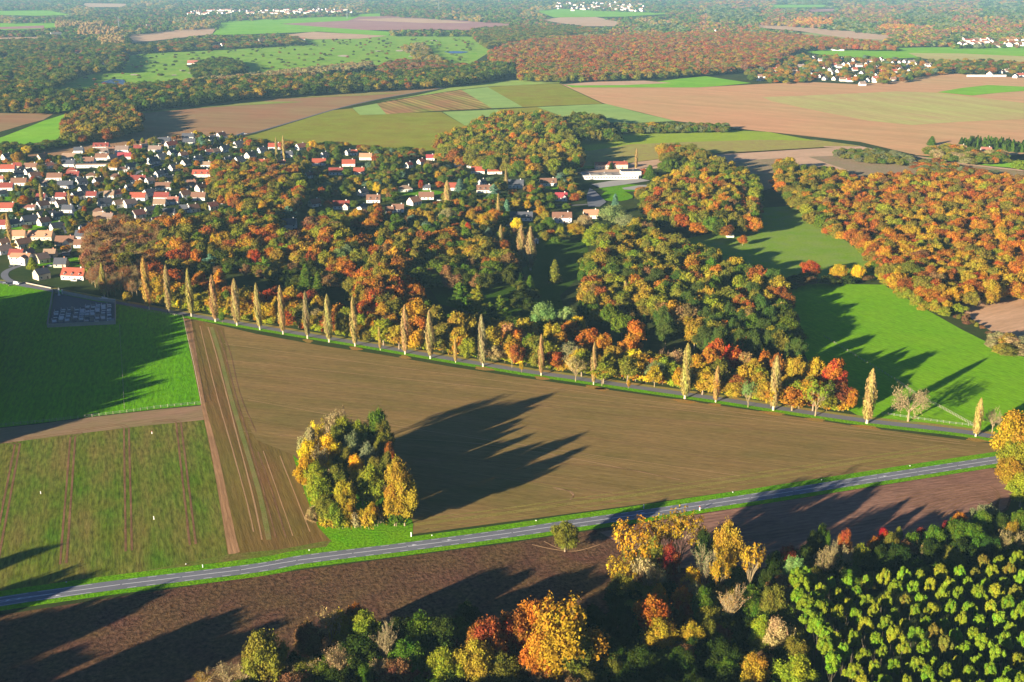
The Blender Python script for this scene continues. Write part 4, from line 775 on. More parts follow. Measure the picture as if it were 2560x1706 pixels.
# ------------------------------------------------------------------ roadside things, cemetery, fences, cars
STONE = plain_mat('stone', (.36, .33, .28), .9, .1, .2, .6); STONE2 = plain_mat('stone_dark', (.10, .10, .12), .5, .4, .2, .6); WHITE = plain_mat('white_paint', (.8, .8, .78), .6, .2, .05); REDP = plain_mat('red_paint', (.6, .06, .07), .6, .2, .05)
WOODM = plain_mat('fence_wood', (.42, .36, .26), .9, .1, .2, 1); METAL = plain_mat('grey_metal', (.30, .31, .33), .5, .4, .1); GREENP = plain_mat('green_paint', (.03, .22, .09), .6, .3, .1)
def cemetery():
    c = [P(133, 731), P(247, 753), P(289, 757), P(289, 811), P(119, 819)]
    e = link('cemetery_wall', None, None, c[4]); tag(e, 'stone wall of the cemetery beside the village road', 'wall'); o = c[4]
    for i in range(5):
        a = c[i]-o; b = c[(i+1) % 5]-o; d = (b-a)/np.linalg.norm(b-a); n = np.array([-d[1], d[0], 0])*.2
        if i == 0: a2 = a+d*9; pieces = [(a, a+d*6.0), (a+d*9.6, b)]
        else: pieces = [(a, b)]
        for (s, t) in pieces:
            V = [(q[0], q[1], z) for z in (0, 2.1) for q in (s-n, t-n, t+n, s+n)]
            m = MB(); m.add(V, [(3,2,1,0),(4,5,6,7),(0,1,5,4),(1,2,6,5),(2,3,7,6),(3,0,4,7)]); V2 = [(q[0], q[1], z) for z in (2.1, 2.28) for q in (s-n*1.5, t-n*1.5, t+n*1.5, s+n*1.5)]
            w_ = put('wall', m.build('wall', STONE), e, (0, 0, 0)); m2 = MB(); m2.add(V2, [(3,2,1,0),(4,5,6,7),(0,1,5,4),(1,2,6,5),(2,3,7,6),(3,0,4,7)]); put('coping', m2.build('coping', WALLM[0] if i == 1 else STONE), w_, (0, 0, 0))
    d = (c[1]-c[0])/np.linalg.norm(c[1]-c[0]); g0 = c[0]-o+d*6.1; g1 = c[0]-o+d*9.4
    for q in (g0, g1): m = MB(); m.box(-.35, .35, -.35, .35, 0, 3.0); m.box(-.45, .45, -.45, .45, 3.0, 3.25); put('gate_pillar', m.build('gate_pillar', WALLM[0]), e, q)
    m = MB(); m.box(0, 2.9, -.05, .05, .2, 2.3); put('gate', m.build('gate', GREENP), e, g0, math.atan2(d[1], d[0]))
    GR = plain_mat('cemetery_gravel', (.13, .135, .15), .9, .1, .2, .8)
    sheet('cemetery_ground', [(135, 732), (247, 755), (287, 759), (287, 809), (121, 817)], GR, 6)
    sl = MB(); sl.box(-.55, .55, -1.15, 1.15, 0, .45); sl.box(-.45, .45, -1.0, .8, .45, .6); SL = [sl.build('slab', m) for m in (STONE, STONE2, WHITE)]
    hd = MB(); hd.box(-.5, .5, 1.15, 1.35, 0, 1.3); hd.box(-.1, .1, 1.16, 1.34, 1.3, 1.8); hd.box(-.28, .28, 1.17, 1.33, 1.45, 1.6); HD = [hd.build('headstone', m) for m in (STONE, STONE2, WHITE)]
    n = 0; base = P(132, 812); rot = math.radians(6)
    cols = [(136,140+0), (152,0), (168,0), (187,0), (203,0), (216,0), (230,0), (243,0), (258,0), (273,0)]
    for ci, (cx, _) in enumerate(cols):
        x0 = P(cx, 806)[0]; y0 = P(cx, 806)[1]; yT = P(cx, 763 if ci > 3 else 775)[1]; xT = P(cx+8-ci*.8, 763 if ci > 3 else 775)[0]; k = 0; y = y0; rot = -math.atan2(xT-x0, yT-y0)
        while y < yT-1:
            g = link('grave', None, None, (x0+(xT-x0)*(y-y0)/(yT-y0)+rnd.uniform(-.2, .2), y, .1), PI/2+rot+rnd.uniform(-.04, .04)); mi = rnd.choice([0, 1, 2, 2]); g.scale = (1.15, 1.0, 1.1); put('slab', SL[mi], g, (0, 0, 0)); put('headstone', HD[mi], g, (0, 0, 0))
            n += 1; k += 1; tag(g, f"{['grey stone', 'dark polished', 'white'][mi]} grave, {ORD[k]} from the lower wall in the {ORD[ci+1]} cemetery column", 'grave', 'graves in the cemetery'); y += rnd.uniform(1.9, 2.4)
            if rnd.random() < .12: y += 2.5
    m = MB(); m.tube([(0, 0, 0), (0, 0, .6), (0, 0, .61), (0, 0, 4.2), (0, 0, 5.4)], [1.1, 1.0, .55, .42, .05], 4); q = P(148, 739); tag(link('monument', m.build('monument', WALLM[0]), None, (q[0], q[1], 0)), 'tall white obelisk monument at the top corner of the cemetery', 'monument')
    m = MB(); m.tube([(0, 0, 0), (0, 0, 2.4), (0, 0, 3.2)], [1.3, 1.2, .1], 4); q = P(181, 778); tag(link('chapel', m.build('chapel', STONE), None, (q[0], q[1], 0)), 'small grey stone tomb chapel in the middle of the cemetery', 'tomb')
    m = MB(); m.box(-1.5, 1.5, -1, 1, 0, 1.9); m.add([(-1.7, -1.2, 1.9), (1.7, -1.2, 1.9), (1.7, 1.2, 2.3), (-1.7, 1.2, 2.3)], [(0, 1, 2, 3)], 1); q = P(279, 807); tag(link('shed', m.build('shed', [STONE, METAL]), None, (q[0], q[1], 0)), 'small grey shed at the lower right corner of the cemetery wall', 'shed')
cemetery()
_pm = MB(); _pm.box(-.07, .07, -.07, .07, 0, 1.25); POSTM = _pm.build('post', WOODM)
def fence(pts, label, sp=3.0, h=1.25, rails=(.5, 1.05), thick=1.0, cap=95):
    thick *= .75
    L = smooth_line([P(*q) for q in pts], 4); S = arclen(L); o = L[0]; e = link('fence', None, None, (o[0], o[1], 0)); tag(e, label, 'fence')
    n = min(cap, int(S[-1]/sp)+1)
    for k in range(n):
        a, d = at(L, S[-1]*k/(n-1), S); q = put('post', POSTM, e, (a[0]-o[0], a[1]-o[1], 0), rnd.uniform(0, .5)); q.scale = (thick, thick, h/1.25*rnd.uniform(.92, 1.08))
    m = MB()
    for z in rails: m.tube([(p[0]-o[0], p[1]-o[1], z*h/1.25) for p in L], [.03]*len(L), 3)
    put('rail', m.build('rail', METAL), e, (0, 0, 0))
fence([(-150, 1079), (0, 1066), (130, 1054), (300, 1034), (400, 1020), (503, 1010)], 'post and wire fence along the bottom edge of the left-hand pasture', 3.2, 1.5, thick=1.3)
fence([(457, 790), (470, 850), (486, 920), (503, 1010)], 'pale post and wire fence up the right side of the left-hand pasture', 2.6, 1.4, thick=1.2)
fence([(299, 815), (302, 870), (306, 930), (311, 1022)], 'thin fence crossing the pasture below the cemetery corner', 3.0, 1.3)
fence([(318, 768), (380, 781), (457, 792)], 'white post fence between the cemetery and the pasture corner on the avenue', 3.0, 1.3, thick=1.2)
fence([(2236, 950), (2290, 988), (2350, 1020), (2437, 1068)], 'close-set pale wooden paling running diagonally across the right-hand meadow', 1.1, 1.5, (.4, 1.2), 1.0)
fence([(2205, 1036), (2280, 1047), (2360, 1058), (2437, 1067)], 'low post fence between the avenue road and the right-hand meadow', 2.8, 1.3)
fence([(2060, 843), (2120, 880), (2180, 916), (2236, 950)], 'dark wire fence along the shaded left edge of the right-hand meadow', 3.0, 1.3)
def marker(px, py, label, cap, hgt=2.4):
    hgt *= .78
    p = P(px, py); e = link('marker_post', None, None, p); tag(e, label, 'marker post')
    m = MB(); m.box(-.09*hgt, .09*hgt, -.05*hgt, .05*hgt, 0, hgt*.8); m.box(-.12*hgt, .12*hgt, -.08*hgt, .08*hgt, 0, .2); put('post', m.build('post', WHITE), e, (0, 0, 0))
    m = MB(); m.tube([(0, 0, hgt*.8), (0, 0, hgt), (0, 0, hgt*1.04)], [.13*hgt, .11*hgt, .03], 8); put('cap', m.build('cap', cap), e, (0, 0, 0))
marker(1028, 1342, 'tall white roadside marker post beside the copse grass', WHITE); marker(1609, 1272, 'tall white marker post on the far verge inside the tree shadow', WHITE); marker(1749, 1277, 'white marker post with a red cap on the near verge', REDP)
marker(507, 1419, 'thin white marker post on the left grass verge', WHITE, 1.5)
marker(385, 1299, 'white stake with a long shadow at the right of the green crop', WHITE, 1.8); marker(102, 1235, 'white stake at the left of the green crop', WHITE, 1.5); marker(380, 1085, 'red-topped stake near the top of the green crop', REDP, 1.8)
for i, (x, y, l) in enumerate([(773, 1377, 'below the tilled strip'), (1080, 1340, 'right of the tall marker by the copse'), (465, 1412, 'left of the thin marker post'), (1340, 1303, 'left of the round bush'), (166, 1457, 'in shade at the far left'), (2054, 1201, 'in the middle of the long straight'), (2275, 1166, 'near the right end of the road'), (1832, 1232, 'right of the red-capped marker')]):
    m = MB(); v, f = ico(); m.add(v*[.26, .2, .2]*(1+rng.normal(0, .12, (len(v), 1)))+[0, 0, .25], f); q = P(x, y); tag(link('white_stone', m.build('white_stone', WHITE), None, q), 'small whitewashed stone on the far verge, '+l, 'stone')
def car(px, py, rot, paint, label, van=False, z=0.14):
    p = P(px, py); e = link('parked_car', None, None, (p[0], p[1], z), rot); tag(e, label, 'van' if van else 'car')
    m = MB(); hh = 1.0 if not van else 1.2; prof = [(-2.1, .35), (2.1, .35), (2.15, .75), (1.9, hh-.1), (-2.0, hh), (-2.15, .8)]; n = len(prof)
    m.add([(x, s*.85, zz) for s in (-1, 1) for x, zz in prof], [tuple(range(n-1, -1, -1)), tuple(range(n, 2*n))]+[(k, (k+1) % n, n+(k+1) % n, n+k) for k in range(n)]); put('body', m.build('body', paint), e, (0, 0, 0))
    m = MB(); cp = [(-1.7, hh-.03), (1.1, hh-.03), (.5, hh+.5), (-1.2, hh+.55)] if not van else [(-2.0, hh-.03), (1.5, hh-.03), (1.0, hh+.85), (-1.95, hh+.9)]
    m.add([(x, s*(.78-.1*(k > 1)), zz) for s in (-1, 1) for k, (x, zz) in enumerate(cp)], [(3, 2, 1, 0), (4, 5, 6, 7), (0, 1, 5, 4), (1, 2, 6, 5), (2, 3, 7, 6), (3, 0, 4, 7)], 0); put('cabin', m.build('cabin', GLASS if not van else paint), e, (0, 0, 0))
    for x in (-1.3, 1.3):
        for s in (-1, 1):
            m = MB(); m.tube([(x, s*.72, .33), (x, s*.92, .33)], [.33, .33], 10); put('wheel', m.build('wheel', STONE2), e, (0, 0, 0))
DARKP = plain_mat('dark_paint', (.03, .035, .05), .3, .6, .05); GREYP = plain_mat('silver_paint', (.45, .47, .5), .3, .6, .05)
car(42, 712, math.radians(-8), WHITE, 'white van parked on the shaded road above the pasture', True); car(14, 711, math.radians(-8), DARKP, 'dark car at the far left end of the road above the pasture')
car(186, 704, math.radians(-8), WHITE, 'white car parked in front of the red-roofed house'); car(30, 668, math.radians(10), DARKP, 'dark car in the yard of the two-storey white house'); car(124, 667, math.radians(-5), GREYP, 'silver car behind the conifer near the two-storey house')
car(199, 517, math.radians(48), GREYP, 'silver car on the village street beside the hedge'); car(236, 488, math.radians(45), DARKP, 'dark car on the village street below the white wall'); car(1098, 503, math.radians(5), WHITE, 'white car beside the tall garden poplar'); car(1272, 566, math.radians(5), WHITE, 'white car below the slate-roofed long house')
car(553, 511, math.radians(-20), WHITE, 'white car beside the orange-roofed gable'); car(490, 382, math.radians(10), GREYP, 'silver car on the street at the village edge'); car(1552, 446, 0, WHITE, 'white car in front of the school windows'); car(614, 336, math.radians(30), WHITE, 'white car where the street leaves the village')
HEDGEM = WALLM[0]
def wall_line(pts, h, label, w_=.15):
    L = [P(*q) for q in pts]; o = L[0]; m = MB()
    for i in range(len(L)-1):
        a = L[i]-o; b = L[i+1]-o; d = (b-a)/np.linalg.norm(b-a); n = np.array([-d[1], d[0], 0])*w_
        V = [(q[0], q[1], z) for z in (0, h) for q in (a-n, b-n, b+n, a+n)]; m.add(V, [(3,2,1,0),(4,5,6,7),(0,1,5,4),(1,2,6,5),(2,3,7,6),(3,0,4,7)])
    tag(link('garden_wall', m.build('garden_wall', STONE if h < 1 else WALLM[0]), None, (o[0], o[1], 0)), label, 'wall')
wall_line([(213, 504), (238, 488)], 2.2, 'white garden wall along the village street in the left-hand village'); wall_line([(355, 430), (380, 421)], 2, 'white garden wall beside the street further up the village'); wall_line([(22, 716), (60, 708), (128, 722)], .8, 'low pale wall along the road in front of the slate-roofed house')
wall_line([(560, 352), (610, 334)], 1.8, 'white wall at the northern end of the village street'); wall_line([(2022, 126), (2110, 128)], 5, 'long pale wall at the foot of the far red wood')
wall_line([(50, 418), (110, 410)], 1.6, 'cream wall along the lane in the left part of the village'); wall_line([(255, 747), (270, 751)], 1.5, 'short pale gate wall beside the first avenue poplar')
def pylon(px, py, h, label):
    p = P(px, py); m = MB()
    for s, t in ((1, 1), (1, -1), (-1, 1), (-1, -1)): m.tube([(s*3, t*3, 0), (s*.7, t*.7, h*.65), (0, 0, h)], [.35, .3, .2], 3)
    for k in range(8):
        z = h*k/9; q = 3-2.4*k/8; m.tube([(-q, -q, z), (q, -q, z+h/9)], [.18, .18], 3); m.tube([(q, -q, z), (-q, -q, z+h/9)], [.18, .18], 3)
    for z, a in ((.66, 8), (.8, 6.5), (.92, 4)): m.tube([(-a, 0, h*z), (0, 0, h*z+1), (a, 0, h*z)], [.25, .35, .25], 3)
    tag(link('pylon', m.build('pylon', METAL), None, p), label, 'pylon')
pylon(579, 50, 70, 'faint lattice pylon above the far green field, left of the pair'); pylon(868, 47, 70, 'faint lattice pylon at the left end of the far brown field'); pylon(299, 80, 60, 'pale lattice pylon among the dark woods at upper left'); pylon(797, 38, 60, 'smaller pylon behind the far town'); pylon(1097, 30, 75, 'pylon rising from the far forest at the top centre')
# ------------------------------------------------------------------ trees placed one by one
PO = [((261,743),663,1), ((373,775),653,1), ((424,782),669,1), ((479,792),678,1), ((539,805),693,1), ((593,814),703,1), ((650,825),713,1), ((708,836),720,1), ((769,847),733,1), ((823,856),739,1), ((888,866),744,1), ((951,876),818,.6), ((1013,886),766,1), ((1076,897),780,1),
 ((1139,907),847,.6), ((1208,917),790,1.15), ((1353,939),839,.9), ((1484,962),857,.9), ((1712,997),863,1.15), ((1789,1006),919,.9), ((1933,1026),895,1.15), ((2167,1059),931,1.15), ((2439,1092),1003,1.0)]
n_ = len(PO)
for i, (b, yt, wd) in enumerate(PO):
    p = P(*b); k = FPX/dist(p); h = (b[1]-yt)/k/math.cos(math.asin(CAMH/dist(p)))
    TREES.append(dict(kind='poplar', x=p[0], y=p[1], h=h, R=2.3*wd*max(.8, h/27)*.98, col='popl', zone='', name='lombardy_poplar', parts=True, vr=1, lab=f'{ORD[i+1]} narrow poplar from the left along the avenue road', cat='poplar', grp='poplars along the avenue road'))
PI_ = [((1246,559),486,'in the garden lawn left of the blue fir'), ((1252,613),563,'in front of the central garden quarter, left of the twin poplars'), ((1265,473),425,'left of the long slate-roofed house'), ((1303,655),565,'leaning against the broad twin poplar in the central park'), ((1326,676),569,'broad, largest in the central park'), ((1119,519),454,'broad, beside the orange-roofed gable and lawn'),
 ((693,404),347,'left of the pair at the top edge of the village'), ((711,404),343,'right of the pair at the top edge of the village'), ((1562,768),704,'slim, in the middle of the right-hand park wood'), ((1950,808),756,'left of two at the right edge of the park wood'), ((1990,826),786,'right of two at the right edge of the park wood'), ((27,609),540,'tall, in front of the salmon-roofed long house'),
 ((107,518),465,'in the shrubs of the left-hand village'), ((177,522),481,'beside the bend of the village street'), ((275,590),550,'brownish, behind the bare trees near the village end'), ((1590,424),374,'beside the red-roofed hall of the school')]
for b, yt, l in PI_:
    p = P(*b); k = FPX/dist(p); h = (b[1]-yt)/k/math.cos(math.asin(CAMH/dist(p))); wd = 1.9 if 'broad' in l else 1
    TREES.append(dict(kind='poplar', x=p[0], y=p[1], h=h, R=2.2*wd, col='popl', zone='', name='lombardy_poplar', parts=True, lab='straw-coloured columnar poplar '+l, cat='poplar', grp=None))
def T(kind, rows, zone, name='broadleaf_tree', base=False, parts=True):
    for r in rows:
        x, y, rp, h, c = r[:5]; kz = 1.22 if zone == Zs else 1.0; rp = rp*kz; h = h*(1+(kz-1)*.5); tree(kind, x, y, h, rp, c, zone, name, parts, base, lab=r[5] if len(r) > 5 else None)
Zs = 'the avenue wood'
T('broad', [(314,665,19,17,'dgreen'),(500,705,16,16,'orange'),(394,680,16,15,'redor'),(439,700,19,16,'redor'),(549,708,17,16,'orange'),(498,735,13,12,'green'),(564,752,13,13,'green'),(615,745,22,16,'ochre'),(640,757,15,13,'redor'),(672,750,17,14,'red'),(690,740,13,14,'darkred'),(725,748,18,16,'ochre'),(737,770,14,12,'brown'),
 (756,755,14,14,'redor'),(782,752,14,14,'darkred'),(798,765,16,14,'ochre'),(846,785,17,14,'orange'),(866,800,12,11,'brown'),(935,730,22,18,'orange'),(945,755,24,17,'redor'),(915,785,22,16,'redor'),(960,790,18,15,'ochre'),(985,780,24,16,'olive'),(1040,785,28,18,'gold'),(1045,820,26,15,'orange'),(1091,800,20,17,'olive'),(1143,815,24,17,'ochre'),
 (1180,826,20,15,'ochre'),(1230,850,22,14,'ochre'),(1278,845,24,16,'pink'),(1284,875,26,12,'gold'),(1317,830,22,16,'ochre'),(1327,868,20,14,'green'),(1384,840,19,15,'ochre'),(1400,860,18,13,'gold'),(1425,885,24,13,'greygreen'),(1471,852,24,16,'orange'),(1507,868,18,14,'orange'),(1530,890,20,13,'ochre'),(1556,818,24,15,'green'),(1591,835,18,17,'orange'),
 (1580,868,22,17,'orange'),(1584,900,22,12,'yellow'),(1620,905,20,11,'olive'),(1646,910,20,12,'ygreen'),(1695,905,18,13,'tan'),(1737,915,18,13,'gold'),(1772,905,20,15,'orange'),(1790,888,22,17,'redor'),(1826,902,24,17,'red'),(1800,930,22,13,'redor'),(1862,915,18,14,'tan'),(1888,935,20,15,'ochre'),(1915,912,17,16,'orange'),(1942,925,17,16,'rust'),(1975,925,17,16,'ochre'),
 (1996,930,18,17,'ochre'),(2036,935,20,19,'gold'),(2088,945,24,20,'redor'),(2100,985,20,14,'darkred'),(2129,1000,13,11,'orange'),(1970,965,22,13,'ochre'),(2000,985,24,12,'ygreen'),(1860,950,20,11,'ochre'),(1905,965,18,11,'ygreen'),(1740,940,18,10,'ygreen'),(1680,930,18,11,'ygreen'),(1520,915,20,11,'ygreen'),(1450,900,22,12,'gold')], Zs, parts=False)
T('bare', [(1664,900,18,14,'brown'),(1250+180,888,26,14,'beige')], Zs, 'bare_tree')
T('bare', [(238,660,22,15,'rust'),(255,610,26,15,'rust'),(285,640,24,15,'brown'),(340,640,26,15,'brown'),(270,580,22,14,'rust'),(330,590,26,14,'pink'),(300,705,22,13,'beige'),(340,715,20,12,'olive'),(375,620,24,14,'brown'),(310,560,22,14,'brown'),(245,560,18,13,'rust'),(240,690,16,12,'tan'),(360,680,18,12,'brown')], 'the left avenue wood', 'bare_tree')
T('broad', [(318,655,20,15,'ygreen'),(290,600,18,13,'rust'),(262,640,17,13,'rust'),(350,570,22,15,'gold'),(410,560,22,15,'orange')], 'the left avenue wood', parts=False)
T('near', [(1418,800,28,17,'lgreen','large pale yellow-green tree in the park behind the fifteenth poplar'),(1362,792,34,19,'lgreen','largest pale yellow-green tree standing alone above the avenue wood'),(1440,815,22,13,'yellow','pale yellow tree to the right of the large pale yellow-green tree')], 'the park')
# avenue trees with visible trunks
T('sparse', [(1439,954,26,14,'beige','pale thinning tree with a thick trunk on the field side of the avenue'),(1505,965,22,11,'gold','small golden tree with a pale trunk on the field side of the avenue'),(1870,1019,20,14,'lgreen','pale green tree with a straight white trunk on the field side of the avenue'),(2038,1041,36,19,'ygreen','large yellow-green plane tree with a thick white trunk on the avenue'),
 (1280,938-18,14,12,'gold','golden roadside tree on the wood side of the avenue'),(1636,968,24,14,'greygreen','grey-green tree on the wood side of the avenue'),(1455,940,14,10,'ochre','thin ochre tree behind the avenue road'),(1970,1012,18,13,'ygreen','yellow-green tree with a dark trunk behind the avenue road'),(2066,1028,18,14,'greygreen','grey-green tree just behind the large plane tree')], '', 'avenue_tree', True)
T('bare', [(2270,1054,46,19,'beige','large spreading bare tree in the corner of the right-hand meadow'),(2480,1082,21,13,'beige','small leafless tree beside the last avenue poplar')], '', 'bare_tree', True)
T('broad', [(1571,973,5,5,'gold','very small yellow sapling on the avenue verge'),(1304,933,6,6,'gold','thin young tree on the avenue verge'),(318,761,12,8,'ochre','small tree with a white trunk beside the cemetery wall'),(556,808,9,7,'green','short leafy tree with a bent white trunk between two avenue poplars')], '', 'young_tree', True)
# copse in the brown field
Zc = 'the field copse'
T('near', [(941,1080,30,22,'green'),(960,1100,24,19,'olive'),(956,1128,24,17,'olive'),(775,1125,24,20,'beige'),(775,1150,26,18,'yellow'),(821,1135,29,19,'yellow'),(765,1180,26,17,'gold'),(790,1195,26,15,'ygreen'),(860,1095,28,19,'ygreen'),(845,1115,28,19,'olive'),(895,1100,26,19,'ygreen'),(880,1130,26,18,'greygreen'),(918,1150,24,17,'greygreen'),
 (890,1178,22,14,'yellow'),(973,1148,15,16,'rust'),(967,1178,22,16,'olive'),(927,1218,34,19,'ygreen'),(996,1205,32,22,'ochre'),(1010,1248,34,20,'ochre'),(985,1255,28,18,'ochre'),(858,1248,30,17,'ochre'),(800,1240,30,18,'ygreen'),(812,1275,24,12,'olive'),(835,1285,24,10,'ygreen'),(870,1285,22,9,'ochre'),(930,1285,20,10,'gold'),(905,1295,16,7,'ochre'),(845,1200,26,14,'olive'),
 (800,1215,24,13,'ygreen'),(905,1215,24,15,'olive'),(865,1160,24,14,'olive'),(935,1185,22,14,'olive'),(780,1290,16,8,'beige'),(960,1270,18,9,'green')], Zc)
T('sparse', [(790,1100,22,22,'yellow'),(830,1075,22,21,'beige'),(850,1068,18,22,'beige'),(870,1085,20,20,'ygreen'),(800,1160,22,18,'beige')], Zc)
T('near', [(1413,1338,37,12,'olive','lone round bushy tree on the near edge of the main road')], '')
T('near', [(2542,1100,56,24,'gold','large golden-green tree at the right edge where the two roads meet'),(2560,1150,50,20,'ygreen','yellow-green tree at the right edge under the golden one'),(2530,1180,36,14,'ochre','ochre tree at the right edge near the ploughed corner'),(2556,1225,34,13,'ygreen','pale tree at the right edge above the hedgerow'),(2600,1120,60,26,'ochre','ochre tree cut by the right edge')], '')
# foreground belt
Zf = 'the bottom belt'
T('near', [(1410,1605,84,23,'gold','largest golden tree at the bottom centre'),(1340,1570,52,20,'orange','orange tree on the left shoulder of the largest golden tree'),(1290,1590,46,18,'rust','russet tree left of the largest golden tree'),(1218,1613,50,18,'rust'),(1189,1655,52,16,'ochre'),(1355,1640,50,18,'orange'),(1445,1650,56,17,'olive'),(1255,1680,40,12,'olive'),(1058,1590,52,16,'green'),(1110,1600,46,15,'dgreen'),(1169,1545,30,12,'dgreen'),
 (1000,1600,40,14,'dgreen'),(1150,1590,30,12,'green'),(663,1650,50,20,'olive','olive green tree at the bottom left'),(773,1600,34,14,'brown'),(890,1550,26,13,'rust'),(850,1570,34,13,'ochre'),(916,1580,34,15,'ygreen'),(900,1640,50,15,'dgreen'),(1020,1650,46,14,'green'),(1110,1670,46,13,'ygreen'),(1000,1690,40,12,'brown')], Zf)
T('sparse', [(1400,1572,66,27,'gold','thinning golden crown rising above the largest golden tree'),(1593,1366,56,24,'gold','pale golden thinning tree, left of the two that overlap the ploughed field'),(1703,1337,54,26,'gold','pale golden thinning tree, right of the two that overlap the ploughed field'),(1650,1352,44,24,'gold','pale golden tree between the two thinning ones'),(1560,1440,40,17,'gold','golden bushy tree below the pale golden pair'),
 (1800,1440,26,22,'gold','upright thinning golden tree beside the bare one'),(1878,1416,32,23,'gold','upright golden tree at the right of the golden cluster'),(1616,1440,34,18,'beige'),(823,1573,32,16,'beige'),(1590,1400,36,16,'ygreen')], Zf)
T('near', [(1631,1400,30,19,'olive'),(1671,1412,24,17,'darkred'),(1817,1375,34,22,'ochre'),(1760,1380,22,19,'dgreen'),(1730,1459,24,13,'yellow','bright yellow small tree in the middle of the golden cluster'),(1706,1506,24,12,'orange','bright orange small round tree in the foreground belt'),(1710,1545,22,10,'rust'),(1631,1545,48,17,'orange','orange and olive tree below the golden cluster'),(1645,1590,44,13,'ochre'),(1645,1500,22,13,'gold'),
 (1730,1599,28,12,'ochre'),(1770,1590,26,11,'olive'),(1878,1512,30,15,'green'),(1936,1517,34,16,'olive'),(1904,1584,30,13,'ygreen'),(1945,1599,34,14,'beige'),(1988,1436,27,14,'lgreen','rounded pale green tree at the corner of the plantation'),(1985,1640,36,13,'olive'),(1884,1690,38,13,'ochre'),(1991,1697,48,14,'ygreen'),(1560,1480,36,13,'olive'),(1480,1570,40,14,'dgreen'),(1540,1560,36,13,'dgreen'),
 (1800,1640,40,12,'dgreen'),(1700,1670,40,12,'dgreen'),(1600,1660,44,12,'dgreen'),(1520,1640,40,12,'dgreen'),(1930,1455,26,12,'dgreen'),(1760,1512,26,13,'green')], Zf)
T('upbare', [(1759,1420,30,22,'greygreen'),(1831,1515,34,19,'tan'),(962,1615,32,20,'beige'),(843,1663,36,16,'beige'),(962,1680,34,12,'beige'),(564,1692,30,11,'beige'),(607,1688,30,12,'beige'),(732,1680,24,11,'beige'),(780,1678,24,11,'beige'),(1745,1495,30,14,'greygreen'),(509,1700,26,8,'ochre'),(1340,1690,30,10,'tan')], Zf, 'bare_tree')
T('bare', [(2062,1403,28,17,'beige'),(2103,1397,28,18,'beige'),(2530,1357,32,14,'beige'),(2290,1385,20,11,'tan'),(1640,1455,34,15,'greygreen'),(1955,1480,26,11,'brown')], Zf, 'bare_tree')
Zh = 'the plantation hedgerow'
T('near', [(2150,1400,23,13,'ygreen','bright yellow-green round tree beside the pale bare trees'),(2208,1350,15,9,'red','small red tree in the hedgerow'),(2184,1367,14,9,'orange'),(2336,1355,27,13,'green'),(2397,1342,32,14,'green'),(2430,1355,28,13,'green'),(2452,1320,27,13,'green'),(2501,1318,24,12,'dgreen'),(2550,1315,26,13,'green'),(2461,1297,30,12,'greygreen'),(2397,1307,18,9,'orange'),
 (2277,1365,22,11,'green'),(2225,1368,26,12,'olive'),(2112,1362,18,12,'rust'),(2055,1353,18,13,'green'),(2245,1340,10,8,'ygreen'),(2035,1365,20,12,'dgreen'),(2320,1385,30,11,'dgreen'),(2400,1385,30,11,'dgreen'),(2250,1400,30,12,'dgreen'),(2470,1375,28,11,'dgreen'),(2200,1405,26,11,'dgreen'),(2530,1335,20,10,'ochre'),(2370,1330,18,9,'darkred'),(2300,1345,18,9,'darkred'),(2010,1395,26,11,'dgreen'),(1970,1400,26,11,'darkred'),(1940,1410,26,10,'dgreen'),(2170,1420,26,10,'dgreen'),(2100,1430,26,10,'dgreen')], Zh)
# conifers of the park and gardens
T('cedar', [(525,657,30,15,'bluegreen','pale blue-green cedar above the avenue, left of the dark cedar'),(660,665,28,16,'green','dark layered cedar behind the avenue wood'),(1055,690,24,14,'bluegreen','small blue cedar in the shaded park'),(1150,735,36,18,'green','left one of the group of cedars in the shaded park'),(1195,745,32,20,'ygreen','tallest middle cedar of the group in the park'),(1250,765,26,16,'green','right one of the group of cedars in the park'),(1225,775,20,12,'green','small cedar in front of the park group'),(1165,760,20,11,'green','low cedar in front of the left park cedar'),
 (720,530,24,12,'bluegreen','blue-green cedar in the garden below the orange wood'),(645,530,18,11,'bluegreen','faint blue cedar below the orange knoll'),(505,352,18,14,'bluegreen','blue-green conifer at the northern village edge'),(1235,480,22,17,'bluegreen','large blue conifer between two garden poplars'),(205,402,12,11,'bluegreen','blue-green conifer beside the long brown-roofed house'),(433,392,12,10,'bluegreen','blue-green conifer by the village street')], '', 'cedar_tree')
